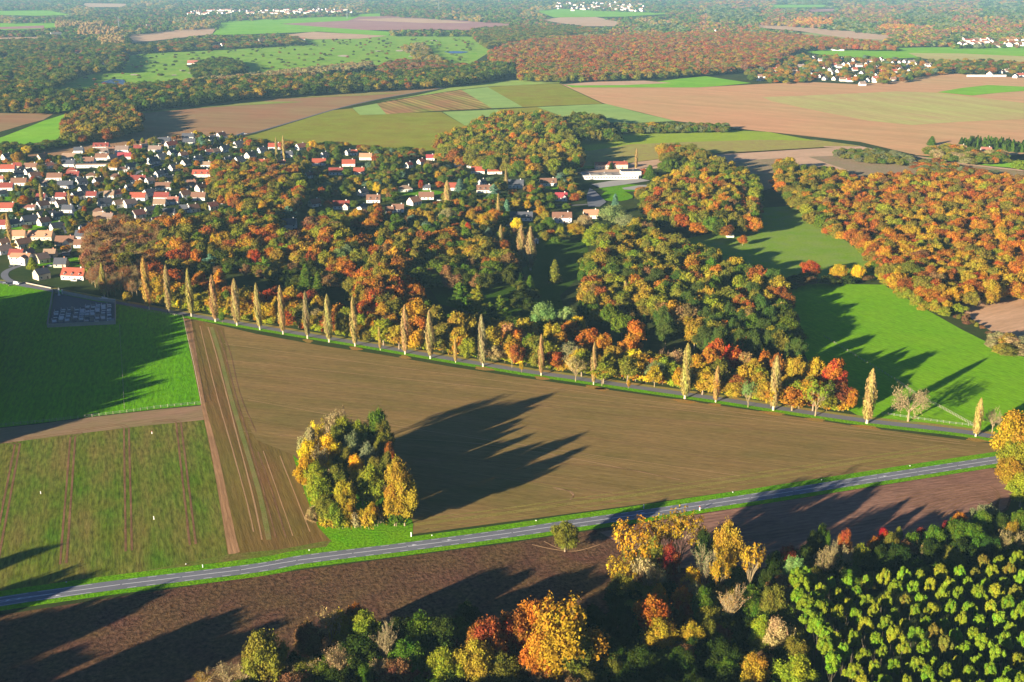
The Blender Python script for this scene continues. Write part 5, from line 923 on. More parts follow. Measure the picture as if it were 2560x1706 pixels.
T('spruce', [(765,690,25,21,'green','broad bright green conifer, left of the pair behind the avenue'),(795,702,19,16,'green','bright green conifer, right of the pair behind the avenue'),(718,693,17,12,'dgreen','dark conifer left of the bright green pair'),(1387,672,18,17,'olive','lone spruce on the shaded park lawn'),(865,738,5,6,'green','tiny spruce in the clearing behind the avenue'),(1300,700,16,13,'dgreen','dark spruce below the broad twin poplar'),(1325,705,14,12,'green','green spruce right of the one below the twin poplar'),
 (1450,770,14,13,'dgreen','dark spruce in the shade at the left of the park wood'),(1267,515,12,15,'bluegreen','blue fir right of the garden poplar'),(1150,460,16,14,'bluegreen','blue-green fir among the central gardens'),(1168,455,12,12,'green','green fir beside the blue-green one in the central gardens'),(1625,427,18,15,'green','bright green conifer beside the school'),(1583,432,8,9,'dgreen','small dark conifer at the right end of the school'),(1528,413,8,8,'dgreen','small conifer between the two red-roofed halls'),
 (1538,505,14,19,'bluegreen','pointed grey-green fir behind the pale willow'),(80,655,14,9,'ygreen','yellow-green conifer in front of the two-storey white house'),(395,525,16,12,'green','green conifer at the southern end of the village'),(325,500,12,10,'green','conifer beside the white gable in the village'),(555,348,12,12,'green','dark conifer at the village edge by the street'),(540,352,10,12,'dgreen','slim dark conifer at the village edge'),(315,442,11,10,'dgreen','dark conifer between hip-roofed houses'),(40,520,14,12,'dgreen','dark conifer behind the white gable at left'),
 (115,538,16,10,'dgreen','dark umbrella pine on the bright lawn'),(2330,350,12,12,'green','bright conifer left of the farmhouse trees'),(1610,810,14,15,'pine','narrow pine in the lower park wood'),(1455,672,12,14,'green','slim green conifer at the edge of the park lawn'),(1625,760,12,12,'green','narrow conifer in the park wood centre')], '', 'conifer_tree')
pinepx = [(1600,690),(1570,700),(1640,700),(1665,735),(1625,720),(1530,690),(1700,705),(1715,760),(1735,780),(1765,800),(1785,820),(1800,850),(1830,830),(1850,860),(1880,860),(1820,790),(1655,800),(1665,830),(1790,870),(1760,850),(1880,740),(1900,770),(1945,720),(1930,700),(1920,800),(1925,860),(1870,690),(1775,650),(1700,650),(1780,765),(1950,850),(1990,880),(1905,830),(1770,830),(1855,805),(1745,740)]
T('near', [(x, y, 24, 17, 'pine') for x, y in pinepx], 'the pine stand', 'pine_tree', parts=False)
T('near', [(850,648,22,17,'lgreen','silver-leaved tree left of the white birch behind the avenue'),(870,642,20,18,'greygreen','pale birch with a white trunk behind the avenue'),(1530,540,38,18,'lgreen','large pale green willow beside the orange wood'),(1500,585,34,17,'ygreen','yellow-green clump in front of the pale willow'),(1550,590,34,17,'olive'),(1480,600,24,15,'ygreen'),(1570,560,28,16,'greygreen'),(1460,560,24,14,'beige'),(1440,575,22,12,'gold'),(1375,560,16,12,'green'),(1291,562,14,13,'yellow','brilliant yellow round tree in the garden of the slate-roofed long house'),
 (942,470,10,11,'yellow','brilliant yellow pointed tree beside the chalet'),(1052,462,8,9,'red','brilliant red small tree beside the tan-roofed house'),(1170,575,9,13,'red','narrow red tree in the shaded park edge'),(1353,530,15,11,'gold','golden tree between the two lower garden houses'),(1216,552,24,14,'gold'),(1238,540,20,12,'orange'),(1118,540,20,14,'beige'),(895,540,20,12,'gold'),(850,555,28,14,'ygreen'),(940,545,20,12,'orange'),(925,562,20,12,'orange'),(1180,540,16,12,'ochre'),(2026,672,26,13,'redor','red-orange tree standing in the hedge between the two meadows'),
 (2096,680,20,12,'gold','golden tree in the hedge between the two meadows'),(2143,682,17,12,'yellow','yellow tree in the hedge, next to the wood edge'),(2200,668,24,13,'green'),(2270,682,32,16,'olive'),(1610,432,11,9,'redor','red cone-shaped tree at the right end of the school'),(1480,372,0,0,'gold') if 0 else (1631,315,14,12,'gold','golden tree standing out of the hedge behind the village'),(1857,600,12,8,'orange','small orange tree beside the field shelter'),(1964,425,26,15,'olive'),(2026,440+0,26,15,'ochre'),
 (85,452,11,9,'redor'),(150+0,442,0.1,0.1,'red') if 0 else (62,502,16,9,'orange'),(350,462,14,10,'gold'),(275,472,11,9,'ygreen'),(290,410,16,13,'gold'),(262,425,10,7,'orange'),(490,335,8,10,'yellow'),(45,395,16,14,'ochre'),(66,375,11,10,'yellow'),(232,380,14,10,'ochre'),(650+133,363,12,12,'yellow'),(2553,415,22,12,'ygreen')], 'the gardens')
# ------------------------------------------------------------------ woods
ORW = [('orange', 19), ('rust', 13), ('ochre', 22), ('olive', 30), ('dgreen', 6), ('green', 7), ('gold', 6), ('ygreen', 8), ('lime', 3), ('redor', 8), ('ygreen', 6), ('gold', 8), ('brown', 6), ('green', 4)]
MIXW = [('olive', 34), ('ochre', 22), ('ygreen', 12), ('orange', 7), ('rust', 7), ('green', 12), ('gold', 4), ('redor', 4), ('brown', 5), ('dgreen', 4)]
GRW = [('olive', 30), ('green', 16), ('ochre', 20), ('ygreen', 8), ('orange', 6), ('rust', 6), ('dgreen', 8)]
R_ = 'the right russet wood'
wood([(2080, 425), (2151, 452), (2253, 444), (2366, 438), (2468, 448), (2700, 452), (2700, 700), (2560, 728), (2470, 745), (2417, 752), (2360, 765), (2300, 740), (2250, 715), (2208, 680), (2142, 605), (2080, 585), (2050, 545), (2070, 500)], 9.0, 13, [('orange', 22), ('rust', 24), ('redor', 9), ('ochre', 22), ('gold', 12), ('olive', 22), ('ygreen', 6), ('brown', 4)], R_, seed=2)
wood([(1937, 410), (2010, 400), (2080, 425), (2080, 500), (2080, 585), (2020, 545), (2006, 515), (1960, 500), (1945, 470)], 9.5, 13, GRW, R_, seed=3, holes=[[(1955, 395), (2130, 395), (2130, 425), (1990, 425)]])
wood([(2140, 612), (2165, 620), (2220, 690), (2270, 722), (2330, 748), (2400, 770), (2360, 782), (2300, 765), (2240, 730), (2205, 700)], 6.5, 7, [('ygreen', 5), ('gold', 3), ('ochre', 4), ('olive', 3)], 'the russet fringe', seed=4)
K = 'the knoll wood'
wood([(1600, 483), (1671, 446), (1773, 446), (1865, 453), (1896, 471), (1886, 504), (1902, 534), (1896, 565), (1814, 575), (1722, 565), (1641, 555), (1612, 524)], 9.0, 15, ORW, K, seed=5)
wood([(1651, 377), (1710, 371), (1755, 385), (1804, 418), (1857, 434), (1900, 465), (1865, 470), (1722, 445), (1702, 422), (1661, 426)], 9.5, 15, GRW, K, seed=6)
H_ = 'the wooded hill behind the village'
wood([(1092, 355), (1130, 338), (1180, 318), (1250, 295), (1330, 290), (1400, 302), (1440, 365), (1455, 400), (1450, 412), (1330, 425), (1230, 418), (1130, 395), (1100, 380)], 10, 17, [('olive', 30), ('ygreen', 22), ('ochre', 18), ('orange', 9), ('green', 12), ('rust', 5), ('gold', 5)], H_, seed=7)
wood([(1415, 302), (1450, 287), (1505, 297), (1512, 330), (1550, 338), (1560, 345), (1450, 345)], 10, 15, [('dgreen', 4), ('green', 3), ('olive', 3)], H_, seed=8)
wood([(1545, 312), (1630, 316), (1730, 312), (1820, 316), (1822, 326), (1700, 327), (1548, 330)], 7, 8, [('green', 3), ('olive', 4), ('greygreen', 2), ('brown', 1)], 'the hedge line behind the village', seed=9)
N_ = 'the orange knoll wood in the village'
wood([(534, 415), (575, 395), (640, 402), (700, 412), (750, 430), (763, 454), (763, 505), (730, 525), (690, 535), (640, 545), (600, 520), (540, 500), (528, 460)], 9.0, 14, ORW+[('olive', 14)], N_, seed=10, avoid=True)
C_ = 'the central wood'
wood([(395, 600), (440, 568), (520, 560), (600, 545), (720, 570), (850, 595), (950, 600), (1000, 592), (1060, 598), (1080, 625), (1060, 660), (1010, 680), (960, 700), (920, 680), (860, 640), (800, 660), (740, 640), (690, 650), (640, 630), (600, 640), (560, 620), (500, 640), (440, 650), (400, 650)], 9.5, 17, ORW+[('olive', 14)], C_, seed=11, avoid=True, holes=[[(500, 620), (560, 620), (560, 690), (500, 690)]])
wood([(1060, 595), (1120, 590), (1200, 600), (1260, 610), (1290, 640), (1270, 680), (1200, 665), (1150, 655), (1080, 640)], 10, 15, MIXW, C_, seed=12)
wood([(870, 700), (930, 680), (1000, 690), (1050, 720), (1060, 760), (980, 770), (900, 760)], 9.5, 15, [('redor', 3), ('orange', 4), ('rust', 2), ('ochre', 3), ('olive', 2)], C_, seed=13)
Q_ = 'the park wood'
wood([(1470, 650), (1530, 600), (1600, 560), (1650, 590), (1720, 620), (1760, 640), (1800, 650), (1860, 680), (1920, 700), (1960, 740), (1990, 780), (1980, 830), (2000, 870), (1900, 880), (1800, 850), (1720, 850), (1680, 800), (1600, 780), (1540, 800), (1480, 790), (1440, 740)], 9.5, 14.5, MIXW, Q_, seed=14, keep=.86)
wood([(440, 575), (560, 530), (700, 555), (820, 560), (860, 575), (820, 600), (600, 570), (440, 600)], 10, 12, [('green', 4), ('olive', 4), ('brown', 2), ('ochre', 2), ('rust', 2)], C_, seed=15, avoid=True)
G_ = 'the gardens of the left-hand village'
GP = [('green', 28), ('dgreen', 20), ('olive', 24), ('ochre', 9), ('orange', 4), ('gold', 4), ('ygreen', 8), ('rust', 4), ('brown', 7), ('redor', 3), ('bluegreen', 4)]
wood([(0, 385), (100, 400), (400, 345), (560, 330), (620, 350), (600, 400), (530, 430), (520, 520), (440, 560), (300, 570), (200, 620), (0, 640)], 9.5, 6.2, GP, G_, seed=16, avoid=True, hv=.45, Rk=3.2, keep=.95)
G2 = 'the gardens of the central quarter'
wood([(620, 350), (720, 362), (900, 372), (1090, 385), (1140, 410), (1240, 430), (1460, 425), (1470, 455), (1440, 520), (1430, 600), (1350, 610), (1200, 590), (1000, 580), (860, 560), (780, 540), (770, 450), (700, 410), (610, 390)], 10.5, 8, GP, G2, seed=17, avoid=1.9, hv=.35, Rk=4.0, keep=.88, holes=[[(985, 465), (1105, 462), (1105, 490), (1000, 498)]])
wood([(560, 352), (700, 352), (900, 366), (1080, 380), (1080, 388), (900, 376), (700, 362), (560, 362)], 11, 8, [('gold', 2), ('ochre', 3), ('green', 3), ('rust', 2), ('ygreen', 2)], G2, seed=18, avoid=1.6)
wood([(160, 345), (165, 300), (205, 282), (260, 268), (330, 272), (352, 290), (348, 320), (260, 342), (190, 348)], 10, 16, [('olive', 5), ('ochre', 4), ('dgreen', 3), ('rust', 2)], 'the small round wood above the left-hand village', seed=19)
wood([(0, 360), (60, 366), (160, 352), (245, 348), (245, 352), (160, 362), (60, 380), (0, 385)], 8, 7, [('dgreen', 3), ('olive', 3), ('green', 2)], 'the hedge above the left-hand village', seed=20)
B_ = 'the long dark belt of trees'
wood([(-60, 245), (60, 238), (192, 230), (356, 215), (520, 205), (640, 197), (900, 190), (1133, 176), (1200, 162), (1285, 160), (1285, 185), (1200, 200), (1128, 208), (914, 220), (640, 238), (500, 254), (354, 268), (165, 275), (10, 272), (-60, 270)], 12, 16, [('dgreen', 30), ('green', 26), ('olive', 26), ('ochre', 10), ('rust', 6)], B_, seed=21)
wood([(470, 205), (640, 190), (800, 172), (925, 158), (938, 170), (800, 186), (640, 202), (480, 214)], 11, 14, [('beige', 5), ('tan', 2), ('greygreen', 1)], 'the pale plantation behind the long dark belt', seed=22)
F_ = 'the great red wood beyond the patchwork fields'
wood([(1290, 110), (1380, 95), (1500, 92), (1700, 84), (1920, 85), (2057, 96), (2194, 108), (2236, 122), (2100, 120), (2000, 122), (1960, 140), (1930, 165), (1840, 175), (1760, 182), (1600, 190), (1417, 197), (1300, 190), (1280, 170), (1230, 155), (1225, 130)], 14, 15, [('rust', 30), ('redor', 15), ('pink', 14), ('ochre', 14), ('olive', 12), ('orange', 6), ('green', 8)], F_, seed=23, Rk=8)
wood([(1290, 168), (1420, 165), (1600, 160), (1840, 155), (1850, 172), (1760, 184), (1600, 192), (1417, 200), (1300, 196)], 12, 14, [('olive', 5), ('ygreen', 2), ('ochre', 4), ('green', 3), ('rust', 3)], F_, seed=24)
wood([(1180, 75), (1300, 66), (1440, 66), (1500, 80), (1400, 92), (1300, 105), (1220, 120), (1190, 100)], 16, 15, [('green', 4), ('olive', 4), ('dgreen', 2), ('rust', 1)], F_, seed=25, Rk=9)
wood([(940, 168), (1000, 150), (1080, 158), (1180, 165), (1080, 178), (950, 180)], 13, 11, [('rust', 3), ('pink', 3), ('olive', 3), ('green', 2)], 'the young wood behind the long dark belt', seed=26)
wood([(480, 170), (510, 155), (560, 150), (600, 158), (615, 180), (560, 190), (490, 192)], 13, 14, [('dgreen', 4), ('green', 3), ('olive', 3)], 'the round wood on the golf course', seed=27)
wood([(-40, 105), (100, 100), (200, 108), (320, 100), (330, 118), (310, 150), (300, 175), (200, 178), (180, 200), (110, 222), (60, 236), (-40, 238)], 14, 15, [('dgreen', 16), ('green', 30), ('olive', 28), ('brown', 4), ('rust', 4), ('ochre', 6)], 'the dark woods at the left edge', seed=28, avoid=True, Rk=8.5)
wood([(320, 118), (420, 108), (640, 95), (760, 95), (760, 108), (620, 116), (420, 126), (330, 130)], 16, 12, [('green', 4), ('olive', 3), ('rust', 2), ('ochre', 2), ('dgreen', 2)], 'the tree line at the top of the golf course', seed=29, avoid=True)
wood([(330, 128), (620, 112), (900, 96), (1180, 96), (1190, 150), (1000, 175), (700, 190), (420, 212), (260, 230), (130, 232), (200, 190)], 48, 6, [('green', 5), ('olive', 4), ('rust', 1), ('dgreen', 3)], 'the golf course', seed=30, jit=.9, Rk=4.5, keep=.5)
wood([(1000, 118), (1060, 108), (1090, 140), (1130, 160), (1070, 165), (1040, 150)], 20, 11, [('ochre', 3), ('beige', 3), ('olive', 3)], 'the golf course', seed=31, Rk=6)
V_ = 'the right-hand village'
wood([(1900, 150), (1990, 140), (2200, 145), (2400, 155), (2410, 175), (2350, 182), (2300, 190), (2250, 204), (2140, 208), (2060, 198), (1960, 205), (1880, 200), (1860, 175)], 17, 10, [('green', 5), ('olive', 4), ('ochre', 3), ('orange', 2), ('gold', 1), ('rust', 2), ('bluegreen', 1)], V_, seed=32, avoid=True, hv=.35, Rk=6.5)
wood([(2340, 166), (2400, 152), (2560, 158), (2700, 165), (2700, 185), (2450, 182), (2350, 178)], 16, 12, [('dgreen', 4), ('green', 3), ('rust', 3), ('ochre', 2)], V_, seed=33, avoid=True, Rk=7)
wood([(2080, 384), (2130, 375), (2240, 385), (2290, 400), (2260, 408), (2180, 402), (2100, 392)], 8, 8, [('greygreen', 4), ('olive', 4), ('green', 1)], 'the scrub below the pale field track', seed=34)
wood([(2280, 410), (2330, 400), (2400, 420), (2480, 428), (2480, 440), (2400, 440), (2300, 432)], 9, 7, [('orange', 2), ('rust', 3), ('greygreen', 4), ('olive', 3)], 'the scrub below the pale field track', seed=35)
wood([(2310, 378), (2380, 366), (2440, 380), (2520, 385), (2520, 402), (2440, 405), (2360, 396)], 9, 9, [('beige', 2), ('olive', 4), ('ochre', 2), ('green', 3), ('orange', 1), ('brown', 1)], 'the trees round the farmhouse', seed=36, avoid=False)
wood([(2400, 352), (2430, 348), (2560, 356), (2700, 362), (2700, 376), (2560, 372), (2460, 366), (2405, 364)], 5.5, 10, [('dgreen', 3), ('green', 3)], 'the clipped conifer hedge', kind='spruce', name='conifer_tree', seed=37, Rk=3)
wood([(2478, 835), (2520, 845), (2580, 860), (2580, 890), (2520, 890), (2484, 865)], 8, 7, [('beige', 3), ('olive', 3), ('ochre', 2), ('greygreen', 2)], 'the scrub at the right edge of the meadow', seed=38)
wood([(1880, 700), (2000, 695), (2180, 690), (2190, 700), (2000, 712), (1900, 722)], 8, 6, [('dgreen', 3), ('brown', 2), ('olive', 2)], 'the meadow hedge', seed=39)
wood([(2390, 775), (2480, 830), (2490, 842), (2380, 788)], 5, 2.6, [('brown', 3), ('olive', 2)], 'the hedge by the stubble field', kind='bush', name='shrub', seed=40, Rk=2)
wood([(365, 700), (450, 712), (600, 742), (760, 772), (900, 800), (1100, 835), (1300, 862), (1500, 895), (1700, 925), (1900, 955), (2080, 985), (2085, 1015), (1900, 985), (1700, 955), (1500, 925), (1300, 895), (1100, 865), (900, 828), (760, 802), (600, 770), (450, 742), (365, 728)], 8.5, 13, [('gold', 16), ('orange', 12), ('redor', 5), ('ochre', 14), ('olive', 14), ('lime', 8), ('ygreen', 10), ('rust', 6), ('beige', 4)], 'the avenue wood', seed=51, keep=.85)
wood([(225, 560), (300, 545), (400, 570), (415, 640), (380, 690), (330, 720), (270, 720), (225, 690), (215, 620)], 6.5, 13, [('rust', 5), ('brown', 4), ('pink', 2), ('tan', 2), ('olive', 2)], 'the left avenue wood', kind='bare', name='bare_tree', seed=52, Rk=4.2)
wood([(215, 575), (300, 555), (400, 580), (410, 640), (370, 690), (300, 700), (220, 670)], 9, 12, [('rust', 5), ('brown', 4), ('ochre', 2), ('olive', 2), ('pink', 2)], 'the left avenue wood', seed=53)
wood([(400, 640), (440, 645), (560, 615), (640, 625), (740, 632), (860, 640), (940, 690), (1000, 690), (960, 720), (880, 700), (800, 665), (700, 665), (620, 655), (540, 660), (450, 672), (400, 668)], 9.5, 14, ORW, 'the central wood', seed=54, avoid=True, keep=.8)
DK = [('dgreen', 6), ('green', 3), ('olive', 2), ('brown', 2)]
wood([(1000, 640), (1080, 650), (1200, 668), (1290, 680), (1310, 700), (1240, 715), (1120, 700), (1040, 705), (980, 690)], 9, 13, DK, 'the central wood', seed=61, keep=.85)
wood([(480, 655), (560, 650), (700, 660), (860, 660), (900, 700), (860, 722), (760, 705), (640, 690), (500, 680)], 9, 10, DK, 'the central wood', seed=62, keep=.7)
wood([(1060, 770), (1120, 790), (1250, 805), (1340, 812), (1440, 780), (1470, 830), (1380, 850), (1200, 820), (1060, 800)], 9, 12, DK+[('ochre', 3), ('orange', 1)], 'the central wood', seed=63, keep=.8)
wood([(1290, 690), (1340, 700), (1340, 760), (1290, 790), (1270, 740)], 9, 9, DK, 'the central wood', seed=64, keep=.6)
# undergrowth under the avenue wood
for i in range(150):
    s = 95+i*3.05; a, d = at(AV, near_s(P(330, 766), AV, arclen(AV))+i*3.12, arclen(AV)) if i == 0 else (None, None)
SAV = arclen(AV); s0 = near_s(P(335, 768), AV, SAV); s1 = near_s(P(2120, 1046), AV, SAV); k_ = 0; s = s0
while s < s1:
    a, d = at(AV, s, SAV); n = np.array([-d[1], d[0], 0]); q = a+n*rnd.uniform(7.5, 11.5)
    TREES.append(dict(kind='bush', x=q[0], y=q[1], h=rnd.uniform(3.8, 7.5), R=rnd.uniform(2.6, 4.2), col=rnd.choice(['lime', 'lime', 'gold', 'yellow', 'ygreen', 'ochre', 'ygreen', 'orange', 'lime']), zone='the avenue undergrowth', name='shrub', parts=False, lab=None)); s += rnd.uniform(1.7, 2.6)
for k in range(26):
    x, y = rnd.choice([(rnd.uniform(745, 800), 0), (0, 0)]) if 0 else (0, 0)
    t = rnd.random(); px = 752+t*60+rnd.uniform(0, 12); py = 1165+t*145
    tree('bush', px, py, rnd.uniform(2.5, 5), None, rnd.choice(['beige', 'ygreen', 'olive', 'gold']), 'the copse fringe', 'shrub', False, R=rnd.uniform(1.6, 2.6))
for k in range(26):
    t = k/25; px = 812+t*190+rnd.uniform(-4, 4); py = 1308-t*12+rnd.uniform(-5, 3)
    tree('bush', px, py-6, rnd.uniform(4.0, 8.0), None, rnd.choice(['beige', 'ygreen', 'olive', 'ochre', 'green', 'ochre']), 'the copse fringe', 'shrub', False, R=rnd.uniform(2.0, 3.4))
# understory of the bottom belt
wood([(560, 1720), (640, 1690), (760, 1640), (860, 1610), (1000, 1590), (1170, 1570), (1300, 1640), (1440, 1640), (1530, 1530), (1560, 1460), (1700, 1450), (1900, 1430), (2000, 1405), (2100, 1400), (2300, 1378), (2640, 1350), (2640, 1420), (2300, 1440), (2050, 1470), (2000, 1560), (2000, 1760), (560, 1780)], 6.5, 8, [('dgreen', 6), ('green', 3), ('olive', 2), ('brown', 2)], Zf, kind='near', seed=41, keep=.8)
# plantation: a square grid of slender trees
g0 = P(2030, 1480, 12); th = math.radians(7); nP = 0; r = random.Random(5)
PLP = [(2010, 1460), (2100, 1450), (2300, 1430), (2450, 1400), (2620, 1385), (2700, 1390), (2700, 1790), (2180, 1800), (2080, 1650), (2020, 1560)]
for i in range(-4, 22):
    for j in range(-26, 12):
        x = g0[0]+i*6.3*math.cos(th)-j*6.7*math.sin(th)+r.uniform(-.5, .5); y = g0[1]+i*6.3*math.sin(th)+j*6.7*math.cos(th)+r.uniform(-.5, .5)
        a, b, dd = proj(x, y, 15.0)
        if inpoly(np.array([a]), np.array([b]), PLP)[0] and r.random() < .95:
            TREES.append(dict(kind='brush', x=x, y=y, h=r.uniform(16.5, 19.5), R=r.uniform(2.2, 3.1), col=r.choices(['brush', 'ygreen', 'olive'], [9, 3, 1])[0], zone='', name='plantation_tree', parts=False, lab=None, cat='tree', grp='plantation trees in regular rows', gi=i)); nP += 1
T('brush', [(1990,1478,26,20,'brush'),(2002,1500,26,21,'brush'),(1996,1525,24,19,'brush'),(2015,1545,26,20,'brush'),(2022,1575,26,19,'brush'),(2042,1600,26,20,'brush'),(2050,1560,24,20,'brush'),(2065,1625,26,19,'brush'),(2010,1470,22,20,'brush'),(2035,1530,22,19,'brush'),(2060,1650,24,19,'brush'),(2080,1690,26,19,'brush')], 'the plantation edge', 'plantation_tree', parts=False)
# woods left of and below the picture that throw the long shadows seen on the pasture and the ploughed field
def offtree(x, y, h, R, r):
    a, b, dd = proj(x, y, h); a2, b2, _ = proj(x+R, y, h*.5); a0, b0, _ = proj(x, y, 0)
    if (a2 < -6 and a < -6) or (b > 1716 and b0 > 1716) or dd < 60:
        TREES.append(dict(kind='broad', x=x, y=y, h=h, R=R, col=r.choice(['olive', 'green', 'ochre', 'brown']), zone='off', name='x', parts=False, lab=None))
def offwood(x0, x1, y0, y1, sp, h, seed):
    r = random.Random(seed)
    for i in range(int((x1-x0)/sp)+1):
        for j in range(int((y1-y0)/sp)+1): offtree(x0+i*sp+r.uniform(-3, 3), y0+j*sp+r.uniform(-3, 3), h*r.uniform(.85, 1.15), sp*.62, r)
def shade(tips, h, n=3):
    """trees outside the picture whose shadows end at these points of the ground"""
    r = random.Random(99)
    for q in tips:
        p = P(*q); L = h/math.tan(SUN_EL)
        for k in range(n):
            f = 1+k*.09; offtree(p[0]-L*.7071*f+r.uniform(-3, 3), p[1]-L*.7071*f+r.uniform(-3, 3), h*r.uniform(.93, 1.05), 5.5, r)
offwood(-440, -280, 430, 630, 9.5, 25, 1); offwood(-385, -300, 630, 672, 9.5, 23, 11)
shade([(421, 1478), (360, 1488), (300, 1500), (230, 1505), (150, 1525), (60, 1545), (0, 1570), (-60, 1590), (120, 1560), (40, 1590)], 23)
shade([(290, 1415), (250, 1425), (130, 1370), (60, 1395), (160, 1440), (60, 1465), (20, 1480)], 22, 2)
shade([(260, 1620), (160, 1640), (60, 1660), (0, 1680), (640, 1520), (600, 1540), (540, 1560), (470, 1590), (400, 1620), (330, 1650), (700, 1560), (600, 1600), (480, 1640), (300, 1690)], 22)
offwood(-120, 190, 165, 238, 10, 22, 6)
# ------------------------------------------------------------------ turn the list into objects: nearest-looking ones singly, the rest as one mass
def place(t, single):
    tp = TPL[t['kind']]; v = tp[t['vi']]; crown, ci, trunk, H, R0 = v
    sz = t['h']/H; sr = (t['R']/R0) if t['R'] else sz
    return v, sz, sr
zm = {}
for t in TREES:
    if t['zone'] and not t['parts']: zm.setdefault(t['zone'], []).append(CO[t['col']])
zm = {k: tuple(np.mean(v, 0)) for k, v in zm.items()}
for t in TREES:
    t['vi'] = rnd.randrange(len(TPL[t['kind']])); t['rot'] = rnd.uniform(0, 2*PI) if t['kind'] != 'poplar' else rnd.uniform(0, 2*PI); t['c'] = vary(t['col'])
    if t['zone'] in zm and not t['parts'] and t['kind'] == 'broad': t['c'] = tuple(a*.86+b*.14*rnd.uniform(.75, 1.1) for a, b in zip(t['c'], zm[t['zone']]))
    if t.get('vr'): t['R'] *= rnd.uniform(.95, 1.3); q_ = rnd.uniform(0, .6); t['c'] = tuple((a*(1-q_)+b*q_)*rnd.uniform(.85, 1.1) for a, b in zip(CO['popl'], CO[rnd.choice(['ochre', 'gold', 'beige', 'greygreen'])]))
    t['d'] = math.hypot(t['x'], t['y'], CAMH); t['size'] = t['h']*(t['R'] or t['h']*.35)/t['d']**2
    a, b, dd = proj(t['x'], t['y'], t['h']*.6); t['px'] = float(a); t['py'] = float(b); t['in'] = (-25 < a < 2585 and -20 < b < 1730 and t['zone'] != 'off' and t['y'] > 100)
LIM = {'broadleaf_tree': 300, 'shrub': 150, 'plantation_tree': 290, 'conifer_tree': 120}
single = []; rest = []
for nm in sorted(set(t['name'] for t in TREES)):
    L = [t for t in TREES if t['name'] == nm and t['in']]; L.sort(key=lambda t: (t['lab'] is None, -t['size'])); k = LIM.get(nm, 300)
    single += L[:k]; rest += L[k:]+[t for t in TREES if t['name'] == nm and not t['in']]
mesh_cache = {}
def joined(v):
    if v[0].name not in mesh_cache:
        a, t_ = v[0], v[2]; V = [tuple(x.co) for x in a.vertices]; Fs = [tuple(p.vertices) for p in a.polygons]; n0 = len(V); nf = len(Fs)
        rv = [0.]*nf; a.attributes['rv'].data.foreach_get('value', rv); lv = [0.]*nf; a.attributes['lv'].data.foreach_get('value', lv)
        V += [tuple(x.co) for x in t_.vertices]; Fs += [tuple(i+n0 for i in p.vertices) for p in t_.polygons]; k = len(Fs)-nf
        mesh_cache[v[0].name] = mesh('tree', V, Fs, [LEAF, t_.materials[0]], [0]*nf+[1]*k, {'rv': rv+[.5]*k, 'lv': lv+[.5]*k})
    return mesh_cache[v[0].name]
for t in single:
    v, sz, sr = place(t, True); c = (*t['c'], 1)
    if t['parts']:
        e = link(t['name'], None, None, (t['x'], t['y'], 0), t['rot']); e.empty_display_size = .5
        if t.get('vr'): e.rotation_euler = (rnd.uniform(-.03, .03), rnd.uniform(-.03, .03), t['rot'])
        q = put('crown', v[0], e, (0, 0, 0)); q.scale = (sr, sr, sz); q.color = c
        q = put('trunk', v[2], e, (0, 0, 0)); q.scale = (max(sr*.9, sz*.8) if t['kind'] not in ('bare', 'upbare', 'sparse') else sr, max(sr*.9, sz*.8) if t['kind'] not in ('bare', 'upbare', 'sparse') else sr, sz)
    else:
        e = link(t['name'], joined(v), None, (t['x'], t['y'], 0), t['rot']); e.scale = (sr, sr, sz); e.color = c
    t['o'] = e
    if t['lab']: tag(e, t['lab'], t.get('cat') or t['name'].replace('_', ' ').replace('broadleaf ', '').replace('avenue ', '').replace('young ', ''), t.get('grp'))
cols = sorted(set(t['gi'] for t in single if 'gi' in t))
for ci, g_ in enumerate(cols):
    Lc = sorted([t for t in single if t.get('gi') == g_], key=lambda t: t['y'])
    for k, t in enumerate(Lc): t['lab'] = f'slender bushy plantation tree, {ORD[k+1]} from the front in the {ORD[ci+1]} row from the left'; tag(t['o'], t['lab'], 'tree', t['grp'])
un = [t for t in single if not t['lab']]
for t in un:
    nn = {'broadleaf_tree': 'broadleaf tree', 'bare_tree': 'leafless tree', 'pine_tree': 'pine', 'shrub': 'shrub', 'conifer_tree': 'conifer', 'plantation_tree': 'slender plantation tree'}.get(t['name'], t['name'].replace('_', ' '))
    t['desc'] = f"{CN[t['col']]} {nn}"; t['cat_'] = 'tree' if 'shrub' not in t['name'] else 'shrub'
label_all(un, '', '', lambda it, s, g: tag(it['o'], s, it['cat_'], g))
# far forest: drawn in picture-space density so it covers the plain, clear of every field
fields_px = [q for _, q, _ in FAR]+[[(90, 245), (130, 215), (230, 185), (310, 165), (320, 140), (420, 128), (560, 118), (640, 106), (780, 94), (1000, 88), (1180, 90), (1240, 105), (1225, 130), (1185, 155), (1230, 160), (1080, 180), (640, 205), (250, 238)]]
xs = rng.uniform(-60, 2620, 30000); ys = rng.uniform(1, 128, 30000); ok = np.ones(30000, bool)
ok &= ys < np.where(xs < 1250, 102, np.where(xs < 1900, 96, 126)); ok &= ~((xs > 1900) & (ys > 112) & (xs < 2380))
for q in fields_px: ok &= ~(inpoly(xs, ys+2.0, q) | inpoly(xs, ys-2.5, q))
for (bx, by, rx, ry) in BLOCK:
    if by < 130: ok &= ~((abs(xs-bx) < rx*1.2+2) & (ys > by-2) & (ys < by+3.5))
xs = xs[ok]; ys = ys[ok]; nfar = min(len(xs), 15000); far = []
cn = lambda x, y: math.sin(x*.011+y*.09)+math.sin(x*.027-y*.05+1)+.6*math.sin(x*.06+y*.2)
